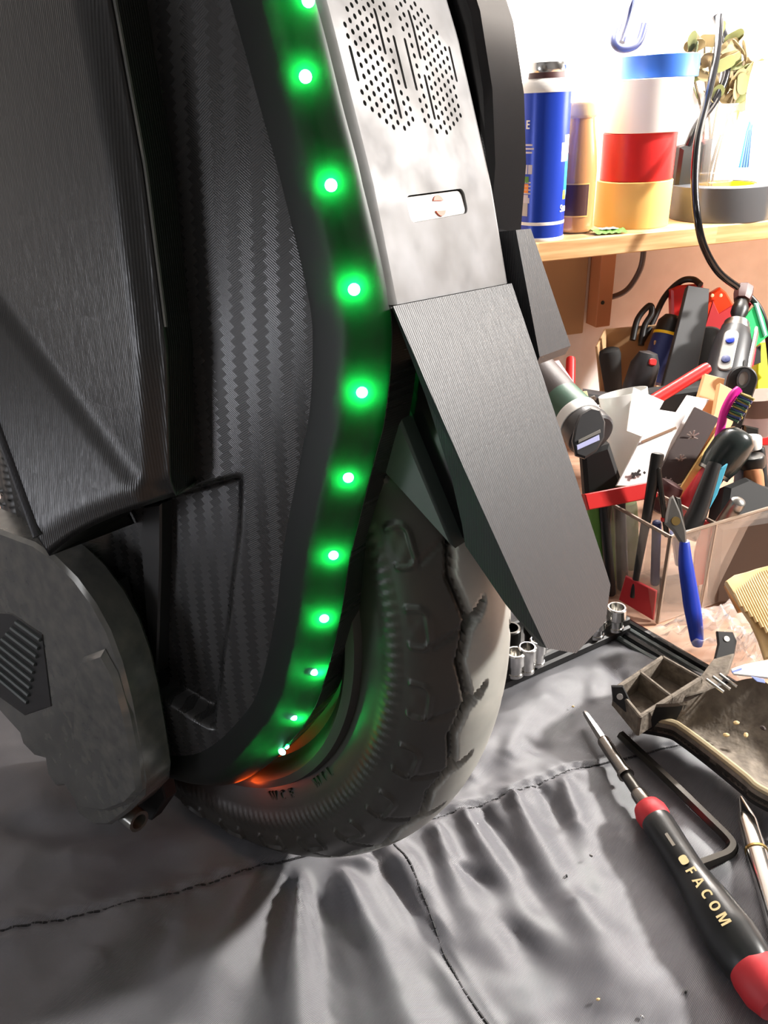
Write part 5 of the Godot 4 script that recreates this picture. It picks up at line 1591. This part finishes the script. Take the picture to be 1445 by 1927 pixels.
func by_the_wall() -> void:
	# cardboard box
	var f := [Vector3(0.3028, 0.1466, -1.036), Vector3(0.3799, 0.1525, -1.0278), Vector3(0.3975, 0.0265, -1.0345), Vector3(0.3266, 0.0259, -1.0454)]
	var t := thing("cardboard_box", "brown cardboard box standing open against the wall behind the tools", "box", f[3])
	var back := Vector3(0.035, 0, -0.085)
	mark(t, "box_back", [f[0] + back, f[1] + back, f[2] + back, f[3] + back], 0.003, M.card)
	mark(t, "box_side", [f[0], f[0] + back, f[3] + back, f[3]], 0.003, M.card)
	mark(t, "box_side", [f[1], f[1] + back, f[2] + back, f[2]], 0.003, M.card)
	mark(t, "box_front", [f[0].lerp(f[3], 0.55), f[1].lerp(f[2], 0.55), f[2], f[3]], 0.003, M.card)
	rod("tool_handle", "black handle standing in the cardboard box at its left side", "handle", Vector3(0.3379, 0.0413, -1.0253), Vector3(0.3172, 0.1468, -1.0248), 0.010, M.black_matt, 1.5, 0.7)
	rod("tool_handle", "thin yellow handle right of the black handle in the cardboard box", "handle", Vector3(0.3486, 0.0391, -1.0298), Vector3(0.3296, 0.1273, -1.0258), 0.003, mat("#a8862c", 0.5))
	t = thing("cutter", "black cutter handle with a red button before the cardboard box", "cutter", Vector3(0.3368, 0.0763, -0.9646), upright(Vector3(0.3368, 0.0763, -0.9646), Vector3(0.3512, 0.1503, -0.97), Vector3(0, 0, 1)))
	part(t, "cutter_body", lathe([[0.0, 0.0], [0.018, 0.0], [0.021, 0.03], [0.019, 0.065], [0.012, 0.08], [0.0, 0.083]], 24, 0.75), mat("#2b2b2d", 0.45))
	part(t, "cutter_button", prism(rounded(0.010, 0.009, 0.003, 4), 0.0, 0.004, 0.001), M.red, Vector3(0.004, 0.070, 0.010), Basis(Vector3.RIGHT, -0.4), "red button")
	t = thing("tool_handle", "dark blue handle with yellow ring behind the black cutter", "handle", Vector3(0.3799, 0.0961, -1.0205), upright(Vector3(0.3799, 0.0961, -1.0205), Vector3(0.4068, 0.1731, -1.0501), Vector3(0, 0, 1)))
	part(t, "handle_grip", lathe([[0.0, 0.0], [0.018, 0.0], [0.019, 0.05], [0.0175, 0.066], [0.0, 0.066]], 24), M.navy)
	part(t, "handle_ring", band(0.0182, 0.066, 0.070), M.yellow)
	part(t, "handle_end", lathe([[0.0, 0.070], [0.0175, 0.070], [0.0165, 0.085], [0.010, 0.094], [0.0, 0.096]], 24), M.black)
	var far := card("sanding_file", "long flat black sanding file leaning in front of the red brackets", "file", [Vector3(0.4195, 0.2215, -1.0419), Vector3(0.4477, 0.2159, -1.0389), Vector3(0.4408, 0.1817, -1.0207), Vector3(0.4033, 0.0932, -0.9397), Vector3(0.3637, 0.101, -0.9438), Vector3(0.4046, 0.1832, -1.0215)], 0.012, mat("#303133", 0.6), 0.001)
	card("bracket_holder", "red plastic holder standing at the wall left of the black file", "holder", [Vector3(0.4305, 0.1974, -1.131), Vector3(0.4423, 0.2023, -1.1336), Vector3(0.4772, 0.2035, -1.1342), Vector3(0.4816, 0.1248, -1.115), Vector3(0.4361, 0.1268, -1.1161)], 0.016, M.red, 0.003)
	var o := card("bracket_holder", "orange red rounded plastic holder right of the black file", "holder", [Vector3(0.4685, 0.1765, -1.0972), Vector3(0.4802, 0.1961, -1.1077), Vector3(0.4911, 0.2017, -1.1106), Vector3(0.4999, 0.1953, -1.1072), Vector3(0.5168, 0.1711, -1.0943), Vector3(0.5257, 0.1011, -1.0798), Vector3(0.4562, 0.1041, -1.0814)], 0.016, M.orange_red, 0.003)
	mark(o, "holder_recess", [Vector3(0.4588, 0.1396, -1.0657), Vector3(0.4736, 0.1904, -1.0814), Vector3(0.4828, 0.1736, -1.0753), Vector3(0.5016, 0.1839, -1.0779), Vector3(0.5067, 0.1229, -1.0619), Vector3(0.4584, 0.125, -1.063)], 0.003, M.red_soft)
	for p in [Vector3(0.4773, 0.1951, -1.0924), Vector3(0.4893, 0.1946, -1.0921)]:
		part(o, "rivet", lathe([[0.0, 0.0], [0.0026, 0.0], [0.0022, 0.0012], [0.0, 0.0016]], 14), mat("#ffd9b0", 0.3), o.transform.affine_inverse() * p, o.transform.basis.inverse() * Basis(Vector3.RIGHT, PI / 2))
	rod("tool_handle", "black rounded handle below the orange red holder", "handle", Vector3(0.4393, 0.1, -0.9999), Vector3(0.4574, 0.1645, -1.0342), 0.019, M.black_matt)
	for pts in [[Vector3(0.3729, 0.135, -1.0978), Vector3(0.3821, 0.1619, -1.1121), Vector3(0.4, 0.1782, -1.1208), Vector3(0.4025, 0.1678, -1.1153), Vector3(0.3908, 0.1513, -1.1065), Vector3(0.3848, 0.1276, -1.0939)], [Vector3(0.3885, 0.1281, -1.1055), Vector3(0.4054, 0.1515, -1.1179), Vector3(0.426, 0.1851, -1.1358), Vector3(0.4465, 0.2069, -1.136), Vector3(0.461, 0.211, -1.1269), Vector3(0.4671, 0.2061, -1.113)]]:
		solo("power_cable", "black cable loop behind the cardboard box, the %s one" % ("small" if pts[0].x < Vector3(0.3822, 0.1318, -1.1018).x else "tall"), "cable", tube(smooth_path(pts, 6), 0.0045, 10), M.black)
	var green := card("booklet", "green booklet with pale edge right of the rotary tool", "booklet", [Vector3(0.4965, 0.205, -0.9991), Vector3(0.5037, 0.1864, -0.9892), Vector3(0.5082, 0.1667, -0.9787), Vector3(0.4823, 0.1483, -0.969), Vector3(0.4733, 0.1847, -0.9883)], 0.006, M.green, 0.0005)
	mark(green, "page_edge", [Vector3(0.4903, 0.2056, -0.9949), Vector3(0.4958, 0.2053, -0.9948), Vector3(0.5055, 0.1685, -0.9752), Vector3(0.5013, 0.1668, -0.9743)], 0.004, mat("#8fead2", 0.5))
	card("booklet", "red booklet behind the green one by the rotary tool", "booklet", [Vector3(0.4886, 0.2038, -1.0121), Vector3(0.4954, 0.201, -1.0106), Vector3(0.4804, 0.182, -1.0004), Vector3(0.4879, 0.1409, -0.9786), Vector3(0.4981, 0.1497, -0.9833), Vector3(0.4928, 0.1284, -0.972), Vector3(0.4832, 0.1319, -0.9738), Vector3(0.4734, 0.1816, -1.0003)], 0.005, mat("#e0244a", 0.4), 0.0005)
	card("spirit_level", "yellow and black plastic tool at the right edge behind the white pots", "level", [Vector3(0.5185, 0.1426, -1.0226), Vector3(0.5593, 0.146, -1.0244), Vector3(0.5551, 0.0694, -0.9836), Vector3(0.5088, 0.0714, -0.9847), Vector3(0.5127, 0.116, -1.0084)], 0.02, M.lime, 0.002)
	card("black_block", "small black block between the red booklet and the yellow tool", "block", [Vector3(0.5011, 0.1414, -0.9993), Vector3(0.5114, 0.1472, -1.0024), Vector3(0.5102, 0.1259, -0.991), Vector3(0.5002, 0.1238, -0.9899)], 0.012, M.black)
	rod("straw", "shiny red tube lying slanted before the rotary tool", "tube", Vector3(0.3082, 0.1291, -0.8455), Vector3(0.3938, 0.162, -0.88), 0.0072, M.red)
	card("black_case", "dark filler slab added in the gap behind the translucent sleeve", "case", [Vector3(0.3131, 0.1259, -0.9004), Vector3(0.4053, 0.1335, -0.9045), Vector3(0.4216, 0.0634, -0.9012), Vector3(0.3267, 0.0616, -0.9002)], 0.03, M.black_matt, 0.004)  # added dark slab that fills the gap between the tools
	card("black_case", "dark open case with grey clips between the torch and the cardboard box", "case", [Vector3(0.245, 0.1417, -0.8748), Vector3(0.284, 0.1344, -0.871), Vector3(0.2971, 0.0745, -0.8731), Vector3(0.249, 0.0824, -0.8773)], 0.02, mat("#2a2a2c", 0.4), 0.003)
	for k in 4:
		var p: Vector3 = [Vector3(0.2479, 0.1388, -0.8507), Vector3(0.2536, 0.1298, -0.8459), Vector3(0.2625, 0.1338, -0.848), Vector3(0.267, 0.1181, -0.8453)][k]
		solo("clip", ["grey metal clip topmost in the dark case", "grey metal clip at the left in the dark case", "grey metal clip at the right in the dark case", "grey metal clip lowest in the dark case"][k], "clip", box(0.012, 0.007, 0.004, 0.001), M.steel, p, Basis.from_euler(Vector3(0.4, 0.3 * k, 0.6 - 0.5 * k)), "clips in the dark case")


func at_the_right() -> void:
	var a := Vector3(0.4416, 0.0465, -0.8016)
	var b := Vector3(0.4307, 0.1289, -0.8114)
	var t := thing("white_pot", "white plastic pot with brown lid at the right edge behind the organizer", "pot", a, upright(a, b))
	var n := a.distance_to(b)
	part(t, "pot_body", lathe([[0.0, 0.0], [0.024, 0.0], [0.026, 0.004], [0.026, n], [0.0, n]], 32), M.lilac)
	part(t, "pot_lid", lathe([[0.0, n], [0.027, n], [0.0275, n + 0.004], [0.0265, n + 0.02], [0.0, n + 0.021]], 32), mat("#77645c", 0.5))
	card("steel_bracket", "dark bronze metal bracket in front of the white pot", "bracket", [Vector3(0.3955, 0.1283, -0.7771), Vector3(0.4115, 0.1245, -0.7751), Vector3(0.4108, 0.1112, -0.7681), Vector3(0.3935, 0.114, -0.7695)], 0.008, M.dark_steel, 0.002)
	card("paper_strip", "lilac paper strip standing right of the black bulb screwdriver", "strip", [Vector3(0.3702, 0.1271, -0.7312), Vector3(0.3822, 0.1251, -0.7301), Vector3(0.3719, 0.0876, -0.6988), Vector3(0.3591, 0.093, -0.7017)], 0.003, M.lilac)
	rod("cap", "white round cap right of the black screwdriver bulb", "cap", Vector3(0.3832, 0.1217, -0.7283), Vector3(0.3814, 0.1358, -0.7302), 0.011, M.white)
	rod("cap", "black round cap on the orange brown stick", "cap", Vector3(0.3796, 0.1089, -0.7102), Vector3(0.3768, 0.1226, -0.7118), 0.0125, M.black)
	rod("stick", "orange brown stick below the black cap at the right", "stick", Vector3(0.3818, 0.0703, -0.6897), Vector3(0.3773, 0.1121, -0.7062), 0.0095, M.orange_wood)
	rod("tool_handle", "thin black handle at the right edge behind the orange brown stick", "handle", Vector3(0.3944, 0.0651, -0.6982), Vector3(0.3921, 0.1237, -0.7294), 0.006, M.black)
	card("plastic_clip", "small red and blue plastic clip at the right edge", "clip", [Vector3(0.3903, 0.1306, -0.7331), Vector3(0.402, 0.1321, -0.7338), Vector3(0.4015, 0.1243, -0.7297), Vector3(0.3911, 0.1247, -0.7299)], 0.006, M.red)
	card("black_case", "black zip case lying in the right compartment of the organizer", "case", [Vector3(0.3394, 0.0958, -0.6919), Vector3(0.3637, 0.0976, -0.7042), Vector3(0.4075, 0.0812, -0.6955), Vector3(0.4061, 0.0548, -0.6814), Vector3(0.3718, 0.0659, -0.6703), Vector3(0.327, 0.0703, -0.667)], 0.03, M.black_matt, 0.005)
	rod("metal_tube", "silver tube with a round white end before the black zip case", "tube", Vector3(0.3326, 0.0692, -0.6608), Vector3(0.3395, 0.1068, -0.6468), 0.0075, M.steel)
	card("brown_parcel", "dark brown parcel in the right compartment of the organizer", "parcel", [Vector3(0.3232, 0.0777, -0.6539), Vector3(0.3887, 0.0841, -0.6573), Vector3(0.4001, -0.0047, -0.6441), Vector3(0.3268, -0.0063, -0.6432)], 0.02, mat("#4a3a30", 0.6), 0.004)
	card("brown_parcel", "grey black parcel low in the left compartment of the organizer", "parcel", [Vector3(0.281, 0.0121, -0.6587), Vector3(0.3166, 0.0153, -0.6604), Vector3(0.3187, -0.0243, -0.6507), Vector3(0.2843, -0.0277, -0.6489)], 0.02, mat("#6a5f58", 0.6), 0.003)
	# stack of corrugated card
	var f := [Vector3(0.2899, 0.0759, -0.5511), Vector3(0.2984, 0.0812, -0.5539), Vector3(0.3082, 0.0838, -0.5541), Vector3(0.3179, 0.0872, -0.5548), Vector3(0.3272, 0.0897, -0.555), Vector3(0.3606, 0.0958, -0.556), Vector3(0.335, 0.0497, -0.4862), Vector3(0.3007, 0.0474, -0.485), Vector3(0.301, 0.0545, -0.5), Vector3(0.2995, 0.0613, -0.515), Vector3(0.295, 0.0682, -0.53)]
	var card_ := card("corrugated_card", "torn piece of pale corrugated cardboard at the right above the plastic bag", "cardboard", f, 0.007, M.corrugated, 0.001)
	for k in 30:
		var p := Vector3(0.293, 0.0802, -0.5494) + (Vector3(0.3498, 0.0946, -0.5519) - Vector3(0.293, 0.0802, -0.5494)) * k / 29.0
		var q := p + (Vector3(0.295, 0.071, -0.5258) - Vector3(0.2931, 0.081, -0.5498)) * (1.0 + 2.2 * minf(1.0, k / 10.0))
		part(card_, "flute", tube(PackedVector3Array([card_.transform.affine_inverse() * p, card_.transform.affine_inverse() * q]), 0.0017, 6), M.corrugated)
	card("cardboard_strip", "brown card edge under the torn corrugated cardboard", "card", [Vector3(0.2928, 0.0703, -0.556), Vector3(0.3032, 0.0735, -0.5577), Vector3(0.3025, 0.061, -0.5318), Vector3(0.2961, 0.0604, -0.5315)], 0.004, mat("#c8935a", 0.7))
	# clear bags
	var rng := noise(88, 16.0, 3)
	var o := Vector3(0.2925, 0.01, -0.5509)
	var bag := func(i, j) -> Vector3:
		var u: float = i / 28.0 - 0.5
		var v: float = j / 28.0 - 0.5
		var edge := (1.0 - pow(absf(u) * 2.0, 3)) * (1.0 - pow(absf(v) * 2.0, 3))
		return Vector3(u * 0.10 + v * 0.03, 0.022 * edge + 0.016 * rng.get_noise_2d(u * 0.5, v * 0.5) * (0.3 + edge), v * 0.09)
	solo("plastic_bag", "crumpled clear plastic bag on the bench under the cardboard", "bag", grid(29, 29, bag), M.film, o + Vector3(0.02, 0.002, -0.004), Basis(Vector3.UP, 0.35))
	solo("plastic_bag", "small crumpled clear plastic bag behind the liner's upright tab", "bag", grid(29, 29, bag), M.film, Vector3(0.3111, 0.016, -0.5196), Basis(Vector3.UP, 1.2).scaled(Vector3(0.6, 1.0, 0.5)))
	var sheet := card("paper_sheet", "white paper sheet with blue print at the right edge on the liner", "paper", [Vector3(0.2566, 0.0638, -0.454), Vector3(0.2674, 0.0676, -0.4561), Vector3(0.2918, 0.0709, -0.4578), Vector3(0.2845, 0.0648, -0.4398), Vector3(0.2703, 0.0662, -0.444), Vector3(0.2567, 0.0642, -0.4486)], 0.002, M.white)
	mark(sheet, "printed_stripe", [Vector3(0.2559, 0.0658, -0.4511), Vector3(0.264, 0.0679, -0.4522), Vector3(0.2637, 0.0668, -0.4511), Vector3(0.2562, 0.065, -0.4496)], 0.0008, mat("#8fa0e0", 0.6))
	mark(sheet, "printed_stripe", [Vector3(0.2662, 0.0677, -0.4425), Vector3(0.2756, 0.0662, -0.44), Vector3(0.2755, 0.0644, -0.4374), Vector3(0.2698, 0.0651, -0.4388)], 0.0008, mat("#8fa0e0", 0.6))
